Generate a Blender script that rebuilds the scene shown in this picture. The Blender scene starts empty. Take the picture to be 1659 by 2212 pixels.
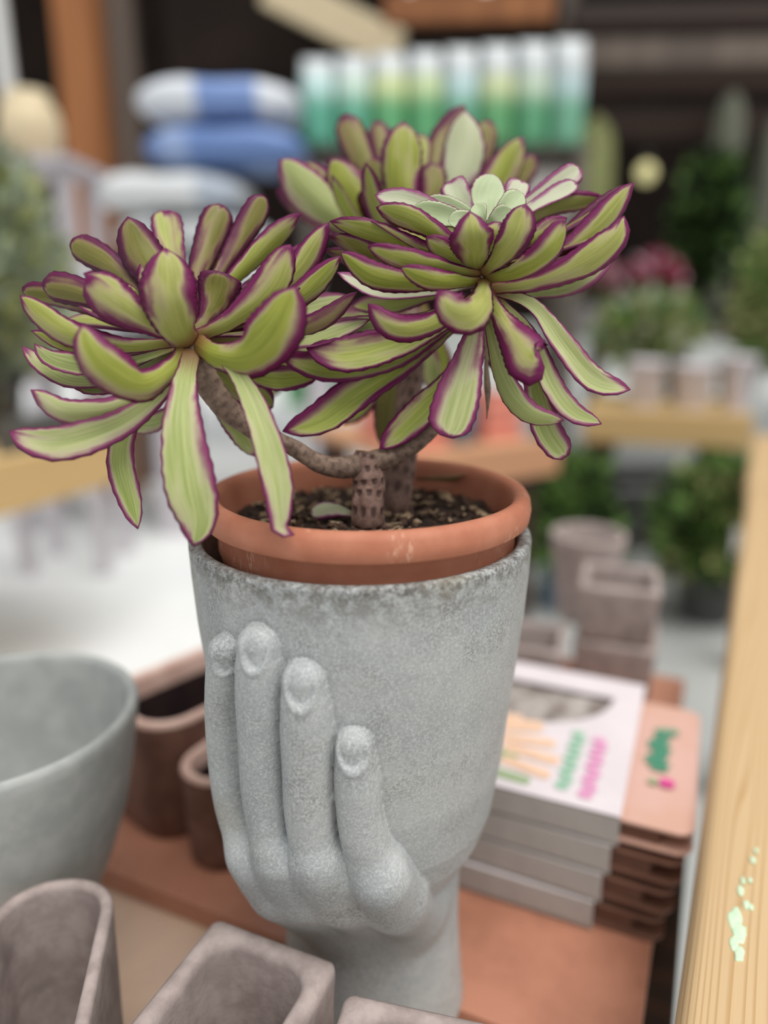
import bpy, bmesh, math, random
import numpy as np
from mathutils import Vector, Matrix, noise as mnoise

# ------------------------------------------------------------------ camera
FPX = 1597.0
PITCH = math.radians(15.5)
CAM = Vector((0, 0, 0.5))
FW = Vector((0, math.cos(PITCH), -math.sin(PITCH)))
UP = Vector((0, math.sin(PITCH), math.cos(PITCH)))
RT = Vector((1, 0, 0))
scene = bpy.context.scene
COL = scene.collection
cam = bpy.data.cameras.new('camera')
cam_o = bpy.data.objects.new('camera', cam)
COL.objects.link(cam_o)
cam_o.location = CAM
cam_o.rotation_euler = (math.pi / 2 - PITCH, 0, 0)
cam.sensor_fit = 'VERTICAL'
cam.sensor_height = 36.0
cam.lens = FPX / 2212.0 * 36.0
cam.clip_start = 0.02
cam.clip_end = 60
cam.dof.use_dof = True
cam.dof.focus_distance = 0.405
cam.dof.aperture_fstop = 1.7
scene.camera = cam_o

# ------------------------------------------------------------------ light
w = bpy.data.worlds.new('overcast')
scene.world = w
w.use_nodes = True
bg = w.node_tree.nodes['Background']
bg.inputs[0].default_value = (0.975, 0.988, 1.0, 1)
bg.inputs[1].default_value = 0.70
sun = bpy.data.lights.new('soft_sun', 'SUN')
sun.energy = 2.9
sun.angle = math.radians(40)
sun.color = (1.0, 0.97, 0.93)
sun_o = bpy.data.objects.new('soft_sun', sun)
COL.objects.link(sun_o)
sun_o.rotation_euler = (math.radians(18), math.radians(14), 0)
vs = scene.view_settings
vs.view_transform = 'Standard'
vs.look = 'None'
vs.exposure = 0.0
vs.gamma = 1.0
vs.use_curve_mapping = False


# ------------------------------------------------------------------ pixel helpers
def ray(px, py):
    return FW + RT * ((px - 829.5) / FPX) - UP * ((py - 1106.0) / FPX)


def P(px, py, d):
    return CAM + ray(px, py) * d


def G(px, py, z=0.0):
    r = ray(px, py)
    return CAM + r * ((z - CAM.z) / r.z)


def PY(px, py, Y):
    r = ray(px, py)
    return CAM + r * (Y / r.y)


# ------------------------------------------------------------------ materials
def lin(c):
    out = []
    for v in c:
        v = v / 255.0
        out.append(v / 12.92 if v <= 0.04045 else ((v + 0.055) / 1.055) ** 2.4)
    return (out[0], out[1], out[2], 1.0)


class NT:
    def __init__(self, name):
        self.m = bpy.data.materials.new(name)
        self.m.use_nodes = True
        self.t = self.m.node_tree
        self.b = self.t.nodes['Principled BSDF']

    def n(self, typ, **kw):
        nd = self.t.nodes.new(typ)
        for k, v in kw.items():
            setattr(nd, k, v)
        return nd

    def link(self, a, b):
        self.t.links.new(a, b)

    def setin(self, node, key, val):
        if isinstance(val, bpy.types.NodeSocket):
            self.link(val, node.inputs[key])
        else:
            node.inputs[key].default_value = val

    def coord(self, kind='Object', scale=(1, 1, 1)):
        c = self.n('ShaderNodeTexCoord')
        mp = self.n('ShaderNodeMapping')
        mp.inputs['Scale'].default_value = scale
        self.link(c.outputs[kind], mp.inputs['Vector'])
        return mp.outputs['Vector']

    def noise(self, vec, scale, detail=4, rough=0.6, out='Fac'):
        nd = self.n('ShaderNodeTexNoise')
        nd.inputs['Scale'].default_value = scale
        nd.inputs['Detail'].default_value = detail
        nd.inputs['Roughness'].default_value = rough
        if vec is not None:
            self.link(vec, nd.inputs['Vector'])
        return nd.outputs[out]

    def ss(self, val, lo, hi, a=0.0, b=1.0):
        nd = self.n('ShaderNodeMapRange', interpolation_type='SMOOTHSTEP')
        self.setin(nd, 'Value', val)
        self.setin(nd, 'From Min', lo)
        self.setin(nd, 'From Max', hi)
        nd.inputs['To Min'].default_value = a
        nd.inputs['To Max'].default_value = b
        return nd.outputs['Result']

    def math(self, op, a, b=0.0):
        nd = self.n('ShaderNodeMath', operation=op)
        self.setin(nd, 0, a)
        self.setin(nd, 1, b)
        return nd.outputs[0]

    def mix(self, fac, a, b):
        nd = self.n('ShaderNodeMix', data_type='RGBA')
        self.setin(nd, 0, fac)
        self.setin(nd, 6, a)
        self.setin(nd, 7, b)
        return nd.outputs[2]

    def bump(self, h, strength=0.3, dist=0.001):
        nd = self.n('ShaderNodeBump')
        nd.inputs['Strength'].default_value = strength
        nd.inputs['Distance'].default_value = dist
        self.link(h, nd.inputs['Height'])
        self.link(nd.outputs['Normal'], self.b.inputs['Normal'])

    def color(self, c):
        self.setin(self.b, 'Base Color', c)

    def rough(self, r):
        self.setin(self.b, 'Roughness', r)


def mottled(name, c1, c2, scale=30, rough=0.7, bump=0.2, bdist=0.001, bscale=None, spec=0.3, c3=None):
    k = NT(name)
    v = k.coord()
    n1 = k.noise(v, scale, 6, 0.65)
    col = k.mix(k.ss(n1, 0.35, 0.65), lin(c1), lin(c2))
    if c3:
        n2 = k.noise(v, scale * 0.27, 3, 0.6)
        col = k.mix(k.ss(n2, 0.55, 0.75), col, lin(c3))
    k.color(col)
    k.rough(rough)
    k.b.inputs['Specular IOR Level'].default_value = spec
    if bump:
        k.bump(k.noise(v, bscale or scale * 4, 5, 0.7), bump, bdist)
    return k.m


def wood(name, c1, c2, axis=0, scale=18, rough=0.6, stretch=0.06, bump=0.15):
    k = NT(name)
    sc = [1, 1, 1]
    sc[axis] = stretch
    v = k.coord('Object', tuple(sc))
    n0 = k.noise(v, scale * 0.6, 3, 0.5)
    wv = k.n('ShaderNodeTexWave', wave_type='BANDS', bands_direction='Y' if axis != 1 else 'X')
    wv.inputs['Scale'].default_value = scale
    wv.inputs['Distortion'].default_value = 5.0
    wv.inputs['Detail'].default_value = 2.5
    wv.inputs['Detail Scale'].default_value = 0.8
    k.link(v, wv.inputs['Vector'])
    f = k.math('ADD', k.math('MULTIPLY', wv.outputs['Fac'], 0.6), k.math('MULTIPLY', n0, 0.5))
    k.color(k.mix(k.ss(f, 0.25, 0.85), lin(c1), lin(c2)))
    k.rough(rough)
    k.bump(f, bump, 0.001)
    return k.m


def plain(name, c, rough=0.6, var=0.12, scale=20):
    d = tuple(max(0, x * (1 - var)) for x in c)
    return mottled(name, c, d, scale, rough, 0.1)


# leaf materials ------------------------------------------------------------
def leaf_mat(name, green1, green2, pale, purple, under, band=1.0, pale_amt=1.0):
    k = NT(name)
    at = k.n('ShaderNodeAttribute', attribute_name='leafdata')
    sp = k.n('ShaderNodeSeparateColor')
    k.link(at.outputs['Color'], sp.inputs[0])
    d, t, side = sp.outputs[0], sp.outputs[1], sp.outputs[2]
    uv = k.n('ShaderNodeUVMap')
    mp = k.n('ShaderNodeMapping')
    mp.inputs['Scale'].default_value = (9, 1.1, 1)
    k.link(uv.outputs[0], mp.inputs['Vector'])
    oi = k.n('ShaderNodeObjectInfo')
    off = k.n('ShaderNodeCombineXYZ')
    k.link(k.math('MULTIPLY', oi.outputs['Random'], 40.0), off.inputs[0])
    k.link(k.math('MULTIPLY', oi.outputs['Random'], 17.0), off.inputs[1])
    k.link(off.outputs[0], mp.inputs['Location'])
    streak = k.noise(mp.outputs[0], 1.6, 5, 0.65)
    obj = k.coord()
    blot = k.noise(obj, 90, 4, 0.6)
    fine = k.noise(obj, 700, 3, 0.6)
    dn = k.math('ADD', d, k.math('MULTIPLY', k.math('SUBTRACT', blot, 0.5), 0.22))
    dn = k.math('ADD', dn, k.math('MULTIPLY', k.math('SUBTRACT', streak, 0.5), 0.10))
    g = k.mix(k.ss(streak, 0.32, 0.68), lin(green1), lin(green2))
    g = k.mix(k.math('MULTIPLY', k.ss(side, 0.4, 0.6), 0.45), g, lin(under))
    g = k.mix(k.math('MULTIPLY', oi.outputs['Random'], 0.25), g, lin(pale))
        # purple edge, wider towards the tip
    wt = k.ss(t, 0.05, 0.65, 0.22, 1.0)
    mp2 = k.n('ShaderNodeMapping')
    mp2.inputs['Scale'].default_value = (1.6, 1.3, 1)
    k.link(uv.outputs[0], mp2.inputs['Vector'])
    k.link(off.outputs[0], mp2.inputs['Location'])
    wt = k.math('MULTIPLY', wt, k.ss(k.noise(mp2.outputs[0], 1.3, 2, 0.5), 0.34, 0.66, 0.38, 1.38))
    wt = k.math('MULTIPLY', wt, k.math('ADD', k.math('MULTIPLY', oi.outputs['Random'], 0.35), 0.82))
    dd = k.math('DIVIDE', dn, wt)
    pm = k.math('MULTIPLY', k.ss(dd, 0.85 * band + 0.05, 0.40 * band), 0.5 * pale_amt)
    c = k.mix(pm, g, lin(pale))
    pu = k.ss(dd, 0.50 * band, 0.20 * band)
    pink = k.mix(0.5, lin(pale), lin(purple))
    c = k.mix(k.math('MULTIPLY', k.ss(dd, 0.66 * band, 0.34 * band), 0.8), c, pink)
    c = k.mix(pu, c, lin(purple))
    # reddish leaf foot
    c = k.mix(k.math('MULTIPLY', k.ss(t, 0.24, 0.0), 0.75), c, lin((138, 66, 58)))
    # specks and dark hair line on the margin
    c = k.mix(k.math('MULTIPLY', k.ss(fine, 0.66, 0.74), 0.25), c, lin((205, 200, 170)))
    c = k.mix(k.math('MULTIPLY', k.ss(d, 0.06, 0.01), 0.6), c, lin((52, 18, 38)))
    k.color(c)
    k.rough(k.ss(streak, 0.3, 0.7, 0.42, 0.6))
    k.b.inputs['Specular IOR Level'].default_value = 0.32
    hb = k.math('ADD', streak, k.math('MULTIPLY', fine, 0.3))
    k.bump(hb, 0.25, 0.0006)
    # a little light goes through the leaf
    tr = k.n('ShaderNodeBsdfTranslucent')
    k.link(c, tr.inputs['Color'])
    mx = k.n('ShaderNodeMixShader')
    mx.inputs[0].default_value = 0.25
    out = k.t.nodes['Material Output']
    k.link(k.b.outputs[0], mx.inputs[1])
    k.link(tr.outputs[0], mx.inputs[2])
    k.link(mx.outputs[0], out.inputs['Surface'])
    return k.m


M = {}
M['leaf'] = leaf_mat('leaf_variegated', (138, 156, 46), (186, 197, 90), (210, 202, 152), (122, 30, 88), (150, 146, 66))
M['leaf_light'] = leaf_mat('leaf_pale_side', (146, 164, 78), (192, 200, 134), (222, 216, 180), (140, 58, 104), (172, 180, 116), 0.75)
M['leaf_dark'] = leaf_mat('leaf_olive', (116, 122, 50), (148, 150, 72), (178, 158, 116), (102, 28, 72), (128, 116, 58), 1.15)
M['leaf_young'] = leaf_mat('leaf_young', (188, 206, 160), (202, 216, 176), (226, 230, 196), (150, 70, 118), (186, 202, 120), 0.16)
M['leaf_pink'] = leaf_mat('leaf_pink_white', (196, 206, 168), (212, 214, 188), (224, 214, 200), (150, 72, 120), (190, 196, 150), 0.75)


def concrete_mat():
    k = NT('weathered_concrete')
    v = k.coord()
    big = k.noise(v, 14, 4, 0.6)
    mid = k.noise(v, 60, 6, 0.7)
    fine = k.noise(v, 620, 6, 0.8)
    speck = k.noise(v, 900, 3, 0.7)
    c = k.mix(k.ss(big, 0.3, 0.7), lin((154, 159, 161)), lin((176, 178, 177)))
    c = k.mix(k.math('MULTIPLY', k.ss(fine, 0.46, 0.64), 0.7), c, lin((203, 205, 203)))
    c = k.mix(k.math('MULTIPLY', k.ss(mid, 0.5, 0.72), 0.4), c, lin((190, 193, 192)))
    c = k.mix(k.math('MULTIPLY', k.ss(fine, 0.45, 0.32), 0.4), c, lin((112, 114, 112)))
    # brown grime in patches
    grime = k.math('MULTIPLY', k.ss(k.noise(v, 26, 4, 0.6), 0.46, 0.78), k.ss(fine, 0.56, 0.38))
    c = k.mix(k.math('MULTIPLY', grime, 0.8), c, lin((108, 98, 90)))
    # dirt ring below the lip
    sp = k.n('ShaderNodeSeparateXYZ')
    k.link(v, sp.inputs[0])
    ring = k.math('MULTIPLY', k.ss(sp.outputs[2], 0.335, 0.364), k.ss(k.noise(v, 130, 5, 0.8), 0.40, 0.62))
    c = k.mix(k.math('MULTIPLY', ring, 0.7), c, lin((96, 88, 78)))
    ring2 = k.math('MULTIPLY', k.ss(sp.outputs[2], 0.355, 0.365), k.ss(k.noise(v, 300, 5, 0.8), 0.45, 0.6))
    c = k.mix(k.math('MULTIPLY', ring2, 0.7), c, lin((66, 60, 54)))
    # ochre stains
    st = k.ss(k.noise(v, 9, 2, 0.5), 0.62, 0.75)
    c = k.mix(k.math('MULTIPLY', st, 0.45), c, lin((150, 138, 104)))
    c = k.mix(k.math('MULTIPLY', k.ss(speck, 0.70, 0.76), 0.6), c, lin((226, 228, 226)))
    k.color(c)
    k.rough(k.ss(big, 0.3, 0.7, 0.42, 0.62))
    k.b.inputs['Specular IOR Level'].default_value = 0.35
    k.bump(k.math('ADD', fine, k.math('MULTIPLY', mid, 0.6)), 0.28, 0.0009)
    return k.m


def terracotta_mat():
    k = NT('terracotta_clay')
    v = k.coord()
    n1 = k.noise(v, 40, 5, 0.6)
    n2 = k.noise(v, 260, 5, 0.7)
    c = k.mix(k.ss(n1, 0.3, 0.7), lin((176, 110, 84)), lin((190, 126, 100)))
    # pale scuffs, stretched along the rim
    vs_ = k.coord('Object', (1, 1, 0.35))
    s = k.math('MULTIPLY', k.ss(k.noise(vs_, 45, 2, 0.5), 0.56, 0.66), k.ss(k.noise(vs_, 420, 4, 0.7), 0.50, 0.62))
    c = k.mix(k.math('MULTIPLY', s, 0.7), c, lin((222, 178, 152)))
    c = k.mix(k.math('MULTIPLY', k.ss(n2, 0.68, 0.76), 0.5), c, lin((120, 66, 46)))
    k.color(c)
    k.rough(0.62)
    k.b.inputs['Specular IOR Level'].default_value = 0.3
    k.bump(n2, 0.12, 0.0006)
    return k.m


def stem_mat(name, c1, c2, scar, vscale=1.0, amt=0.8):
    k = NT(name)
    uv = k.n('ShaderNodeUVMap')
    mp = k.n('ShaderNodeMapping')
    mp.inputs['Scale'].default_value = (7 * vscale, 1, 1)
    k.link(uv.outputs[0], mp.inputs['Vector'])
    at = k.n('ShaderNodeAttribute', attribute_name='scar')
    obj = k.coord()
    n1 = k.noise(obj, 120, 5, 0.7)
    n2 = k.noise(obj, 600, 4, 0.7)
    c = k.mix(k.ss(n1, 0.35, 0.65), lin(c1), lin(c2))
    c = k.mix(k.math('MULTIPLY', at.outputs['Fac'], amt), c, lin(scar))
    c = k.mix(k.math('MULTIPLY', k.ss(n2, 0.62, 0.72), 0.35), c, lin((190, 176, 160)))
    k.color(c)
    k.rough(0.75)
    k.bump(k.math('ADD', n1, k.math('MULTIPLY', n2, 0.5)), 0.4, 0.0008)
    return k.m


M['concrete'] = concrete_mat()
M['terracotta'] = terracotta_mat()
M['trunk'] = stem_mat('scarred_stem', (112, 84, 74), (142, 114, 102), (62, 40, 36))
M['branch'] = stem_mat('woody_branch', (104, 84, 72), (136, 114, 98), (66, 48, 42), 1.0, 0.45)
M['green_stem'] = stem_mat('green_stem', (98, 92, 52), (124, 112, 72), (52, 42, 30))
M['soil'] = mottled('potting_soil', (44, 34, 29), (70, 55, 46), 160, 0.95, 0.8, 0.002, 300)
M['chip'] = mottled('bark_chip', (120, 96, 74), (176, 156, 126), 200, 0.85, 0.3)
M['chip_dark'] = mottled('dark_chip', (58, 42, 34), (86, 66, 54), 200, 0.9, 0.3)
M['rust'] = mottled('rust_board', (160, 108, 86), (182, 126, 102), 9, 0.45, 0.15, 0.001, 120, 0.4, (190, 142, 120))
M['rust_side'] = mottled('rust_board_edge', (84, 58, 48), (104, 76, 64), 14, 0.7, 0.2)
M['plywood'] = mottled('plywood', (210, 186, 158), (200, 170, 150), 7, 0.5, 0.1, 0.001, 60, 0.4, (204, 186, 140))
M['greypot'] = mottled('mauve_grey_clay', (152, 138, 134), (174, 160, 155), 55, 0.8, 0.45, 0.001, 320, 0.25, (124, 112, 108))
M['brownpot'] = mottled('brown_clay', (104, 72, 60), (124, 90, 76), 40, 0.75, 0.2, 0.001, 200, 0.3)
M['brownrim'] = mottled('pink_clay_rim', (206, 170, 156), (222, 190, 176), 40, 0.75, 0.2)
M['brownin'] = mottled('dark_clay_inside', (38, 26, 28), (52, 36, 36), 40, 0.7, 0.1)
M['bowl'] = mottled('grey_bowl', (162, 166, 163), (180, 182, 179), 34, 0.6, 0.2, 0.001, 240, 0.3, (138, 144, 144))


def rail_mat():
    k = NT('pine_rail')
    v = k.coord('Object', (1, 0.05, 1))
    wobble = k.noise(v, 14, 2, 0.5)
    sp = k.n('ShaderNodeSeparateXYZ')
    k.link(v, sp.inputs[0])
    x = k.math('ADD', k.math('MULTIPLY', sp.outputs[0], 190.0), k.math('MULTIPLY', wobble, 14.0))
    fr = k.math('FRACT', x)
    ringl = k.ss(fr, 0.55, 0.95)
    ringl = k.math('MULTIPLY', ringl, k.ss(fr, 1.0, 0.95))
    fine = k.noise(k.coord('Object', (1, 0.03, 1)), 600, 3, 0.6)
    c = k.mix(k.noise(v, 30, 3, 0.5), lin((198, 166, 124)), lin((212, 184, 142)))
    c = k.mix(k.math('MULTIPLY', ringl, 0.7), c, lin((178, 138, 88)))
    c = k.mix(k.math('MULTIPLY', k.ss(fine, 0.55, 0.7), 0.3), c, lin((206, 170, 118)))
    o = k.coord()
    paint = k.math('MULTIPLY', k.ss(k.noise(o, 28, 3, 0.6), 0.66, 0.72), 0.0)
    c = k.mix(paint, c, lin((196, 224, 190)))
    dots = k.ss(k.noise(o, 420, 1, 0.5), 0.80, 0.83)
    c = k.mix(k.math('MULTIPLY', dots, 0.6), c, lin((84, 60, 36)))
    k.color(c)
    k.rough(0.55)
    k.bump(k.math('ADD', ringl, fine), 0.25, 0.0006)
    return k.m


M['rail'] = rail_mat()
M['paint'] = mottled('mint_paint', (196, 226, 194), (214, 232, 200), 300, 0.6, 0.2)
M['beam'] = wood('bench_pine', (204, 170, 116), (222, 192, 140), 0, 10)
M['beam_orange'] = wood('bench_orange_timber', (190, 140, 104), (206, 160, 124), 0, 10)
M['post'] = wood('orange_brown_timber', (138, 84, 42), (166, 106, 58), 2, 8)
M['post_grey'] = wood('grey_brown_timber', (86, 74, 65), (108, 94, 84), 2, 8)
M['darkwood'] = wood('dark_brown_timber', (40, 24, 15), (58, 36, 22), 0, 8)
M['wall'] = mottled('dark_wall', (30, 22, 18), (42, 30, 24), 3, 0.9, 0)
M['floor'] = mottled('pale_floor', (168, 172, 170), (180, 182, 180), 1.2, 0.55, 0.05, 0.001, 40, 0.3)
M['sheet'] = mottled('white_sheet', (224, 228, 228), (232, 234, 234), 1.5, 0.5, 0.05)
M['farwall'] = plain('pale_wall', (196, 200, 196), 0.7, 0.05, 2)
M['white'] = plain('white_card', (226, 226, 224), 0.5, 0.03)
M['greyside'] = plain('grey_card_side', (176, 171, 166), 0.6, 0.06)
M['pinkcard'] = plain('pink_white_card', (222, 212, 215), 0.5, 0.03)
M['peach'] = mottled('peach_card', (206, 164, 146), (212, 172, 160), 10, 0.6, 0.05, 0.001, 60, 0.3, (226, 176, 148))
M['kraft'] = mottled('kraft_card', (112, 78, 64), (128, 92, 76), 20, 0.7, 0.1)
M['green_print'] = plain('green_print', (86, 158, 128), 0.6)
M['pale_green_print'] = plain('pale_green_print', (164, 204, 178), 0.6)
M['olive_print'] = plain('olive_print', (158, 176, 136), 0.6)
M['pink_print'] = plain('pink_print', (232, 164, 200), 0.6)
M['magenta_print'] = plain('magenta_print', (222, 84, 152), 0.6)
M['orange_print'] = plain('orange_print', (240, 200, 170), 0.6)
M['red_print'] = plain('red_print', (232, 110, 92), 0.6)
M['window_film'] = mottled('tray_contents', (120, 108, 102), (186, 178, 172), 30, 0.35, 0.1, 0.001, 60, 0.5)
M['cream'] = plain('cream_glaze', (226, 208, 172), 0.4, 0.05)
M['greyshrub'] = plain('grey_green_leaf', (178, 190, 164), 0.6, 0.15, 60)
M['midgreen'] = plain('mid_green_leaf', (112, 148, 74), 0.55, 0.2, 60)
M['darkgreen'] = plain('dark_green_leaf', (42, 62, 30), 0.6, 0.3, 60)
M['palecactus'] = plain('pale_green_skin', (176, 182, 122), 0.6, 0.1, 30)
M['greycactus'] = plain('grey_green_skin', (126, 128, 112), 0.6, 0.1, 30)
M['pinkflower'] = plain('crimson_petal', (186, 62, 98), 0.5, 0.2, 60)
M['paleflower'] = plain('pale_pink_petal', (214, 178, 188), 0.5, 0.1, 60)
M['whitepot'] = plain('white_pot', (206, 200, 206), 0.5, 0.05)
M['salmon'] = plain('salmon_plastic', (226, 146, 128), 0.5, 0.06)
M['darkgrey'] = plain('dark_grey_plastic', (84, 84, 82), 0.6, 0.1)
M['bluegrey'] = plain('blue_grey_plastic', (110, 140, 164), 0.5, 0.1)
M['greygravel'] = plain('grey_plank', (120, 112, 104), 0.7, 0.1)
M['greentray'] = plain('green_plastic', (120, 190, 134), 0.5, 0.1)


# ------------------------------------------------------------------ object helpers
def link_mesh(name, verts, faces, mat=None, parent=None, smooth=True, loc=None):
    me = bpy.data.meshes.new(name)
    me.from_pydata([tuple(v) for v in verts], [], faces)
    me.update()
    if smooth:
        me.polygons.foreach_set('use_smooth', [True] * len(me.polygons))
    if mat:
        for m_ in (mat if isinstance(mat, (list, tuple)) else [mat]):
            me.materials.append(m_)
    o = bpy.data.objects.new(name, me)
    COL.objects.link(o)
    if parent:
        o.parent = parent
    if loc is not None:
        o.location = loc
    return o


def obj_bm(name, bm, mat, parent=None, smooth=False, loc=None, rz=0.0):
    bmesh.ops.recalc_face_normals(bm, faces=bm.faces)
    me = bpy.data.meshes.new(name)
    bm.to_mesh(me)
    bm.free()
    if smooth:
        me.polygons.foreach_set('use_smooth', [True] * len(me.polygons))
    for m_ in (mat if isinstance(mat, (list, tuple)) else [mat]):
        me.materials.append(m_)
    o = bpy.data.objects.new(name, me)
    COL.objects.link(o)
    if parent:
        o.parent = parent
    if loc is not None:
        o.location = loc
    o.rotation_euler.z = rz
    return o


def empty(name, loc=(0, 0, 0), rz=0.0):
    o = bpy.data.objects.new(name, None)
    o.empty_display_size = 0.02
    COL.objects.link(o)
    o.location = loc
    o.rotation_euler.z = rz
    return o


def tag(o, label, cat, group=None, kind=None):
    if label:
        o['label'] = label
    if cat:
        o['category'] = cat
    if group:
        o['group'] = group
    if kind:
        o['kind'] = kind
    return o


def bm_box(bm, c, s, bev=0.0, seg=2):
    r = bmesh.ops.create_cube(bm, size=1.0)
    vs_ = r['verts']
    for v in vs_:
        v.co = Vector((v.co.x * s[0] + c[0], v.co.y * s[1] + c[1], v.co.z * s[2] + c[2]))
    if bev > 0:
        es = set()
        for v in vs_:
            es.update(v.link_edges)
        bmesh.ops.bevel(bm, geom=list(es), offset=bev, segments=seg, profile=0.6, affect='EDGES')


def box(name, c, s, mat, parent=None, bev=0.0, rz=0.0, loc=None, seg=2):
    bm = bmesh.new()
    bm_box(bm, c, s, bev, seg)
    return obj_bm(name, bm, mat, parent, False, loc, rz)


def rrect(a, b, rc, n=8):
    """rounded rectangle outline, half sizes a,b, corner radius rc"""
    rc = max(1e-4, min(rc, a - 1e-4, b - 1e-4))
    pts = []
    for q, (sx, sy) in enumerate(((1, 1), (-1, 1), (-1, -1), (1, -1))):
        for i in range(n + 1):
            t = math.pi / 2 * (q + i / n)
            pts.append((sx * (a - rc) + rc * math.cos(t), sy * (b - rc) + rc * math.sin(t)))
    return pts


def loft(name, rings, mat, parent=None, close_bottom=True, close_top=True, loc=None, rz=0.0, smooth=True, fm=None):
    """rings: list of lists of 3D points, equal counts"""
    n = len(rings[0])
    verts = [p for r in rings for p in r]
    faces = []
    mi = []
    for k in range(len(rings) - 1):
        for i in range(n):
            j = (i + 1) % n
            faces.append((k * n + i, k * n + j, (k + 1) * n + j, (k + 1) * n + i))
            mi.append(fm[k] if fm else 0)
    if close_bottom:
        faces.append(tuple(reversed(range(n))))
        mi.append(0)
    if close_top:
        b = (len(rings) - 1) * n
        faces.append(tuple(range(b, b + n)))
        mi.append(fm[-1] if fm else 0)
    o = link_mesh(name, verts, faces, mat, parent, smooth, loc)
    o.rotation_euler.z = rz
    if fm:
        for p, m_ in zip(o.data.polygons, mi):
            p.material_index = m_
    return o


def pot_mesh(name, a, b, rc, h, wall, taper, mat, loc, rz, floor_t=0.008, fm3=None, parent=None, rough=0.0006, seed=0, rci=None):
    """open topped pot with a rounded-rectangle or round plan"""
    rnd = random.Random(seed)
    sh = [(taper, 0.0015), (taper + 0.002, 0.0), (taper, 0.003)]
    prof = [(-taper - 0.002, 0.0), (-taper, 0.003)]
    for i in range(1, 6):
        prof.append((-taper * (1 - i / 6.0), h * i / 6.0))
    e = wall * 0.28
    prof += [(0, h - 2 * e), (-0.2 * e, h - 0.7 * e), (-e, h - 0.1 * e), (-wall * 0.5, h), (-wall + e, h - 0.1 * e), (-wall + 0.2 * e, h - 0.7 * e), (-wall, h - 2 * e)]
    nin = len(prof)
    for i in range(1, 6):
        z = h - 2 * e - (h - 2 * e - floor_t) * i / 6.0
        prof.append((-wall - taper * i / 6.0, z))
    prof += [(-wall - taper - 0.003, floor_t + 0.002), (-wall - taper - 0.008, floor_t)]
    rings = []
    fm = []
    for q, (ins, z) in enumerate(prof):
        pr = rrect(a + ins, b + ins, (rci if rci and q >= nin - 3 else max(rc + ins, 0.0025)), 8)
        rr = []
        for x, y in pr:
            nz = mnoise.noise(Vector((x * 60 + seed, y * 60, z * 60))) * rough
            l = math.hypot(x, y) + 1e-6
            rr.append((x + x / l * nz, y + y / l * nz, z + (nz if 0.5 * h < z else 0)))
        rings.append(rr)
        fm.append(0 if z < h - 2.2 * e and q < nin - 7 else (1 if q < nin else 2))
    o = loft(name, rings, mat, parent, True, True, loc, rz, True, fm if fm3 else None)
    return o


def lathe(name, prof, mat, parent=None, n=64, loc=(0, 0, 0), wob=0.0, close=True):
    rings = []
    for r, z in prof:
        ring = []
        for i in range(n):
            a = 2 * math.pi * i / n
            rr = r + (mnoise.noise(Vector((math.cos(a) * 3, math.sin(a) * 3, z * 40))) * wob if wob else 0)
            ring.append((rr * math.cos(a), rr * math.sin(a), z))
        rings.append(ring)
    return loft(name, rings, mat, parent, close, close, loc)


def catmull(pts, n):
    pts = [Vector(p) for p in pts]
    if len(pts) == 2:
        pts = [pts[0], (pts[0] + pts[1]) / 2, pts[1]]
    ext = [pts[0] * 2 - pts[1]] + pts + [pts[-1] * 2 - pts[-2]]
    dense = []
    for i in range(1, len(ext) - 2):
        p0, p1, p2, p3 = ext[i - 1], ext[i], ext[i + 1], ext[i + 2]
        for s in range(16):
            t = s / 16.0
            dense.append(0.5 * ((2 * p1) + (p2 - p0) * t + (2 * p0 - 5 * p1 + 4 * p2 - p3) * t * t + (3 * p1 - p0 - 3 * p2 + p3) * t ** 3))
    dense.append(pts[-1].copy())
    L = [0.0]
    for a, b in zip(dense, dense[1:]):
        L.append(L[-1] + (b - a).length)
    out = []
    j = 0
    for k in range(n):
        s = L[-1] * k / (n - 1)
        while j < len(L) - 2 and L[j + 1] < s:
            j += 1
        f = (s - L[j]) / max(1e-9, L[j + 1] - L[j])
        out.append(dense[j].lerp(dense[j + 1], min(1, max(0, f))))
    return out, L[-1]


def interp(x, xs, ys):
    for i in range(len(xs) - 1):
        if x <= xs[i + 1]:
            f = (x - xs[i]) / (xs[i + 1] - xs[i])
            f = f * f * (3 - 2 * f) * 0.5 + f * 0.5
            return ys[i] + (ys[i + 1] - ys[i]) * f
    return ys[-1]


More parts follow.
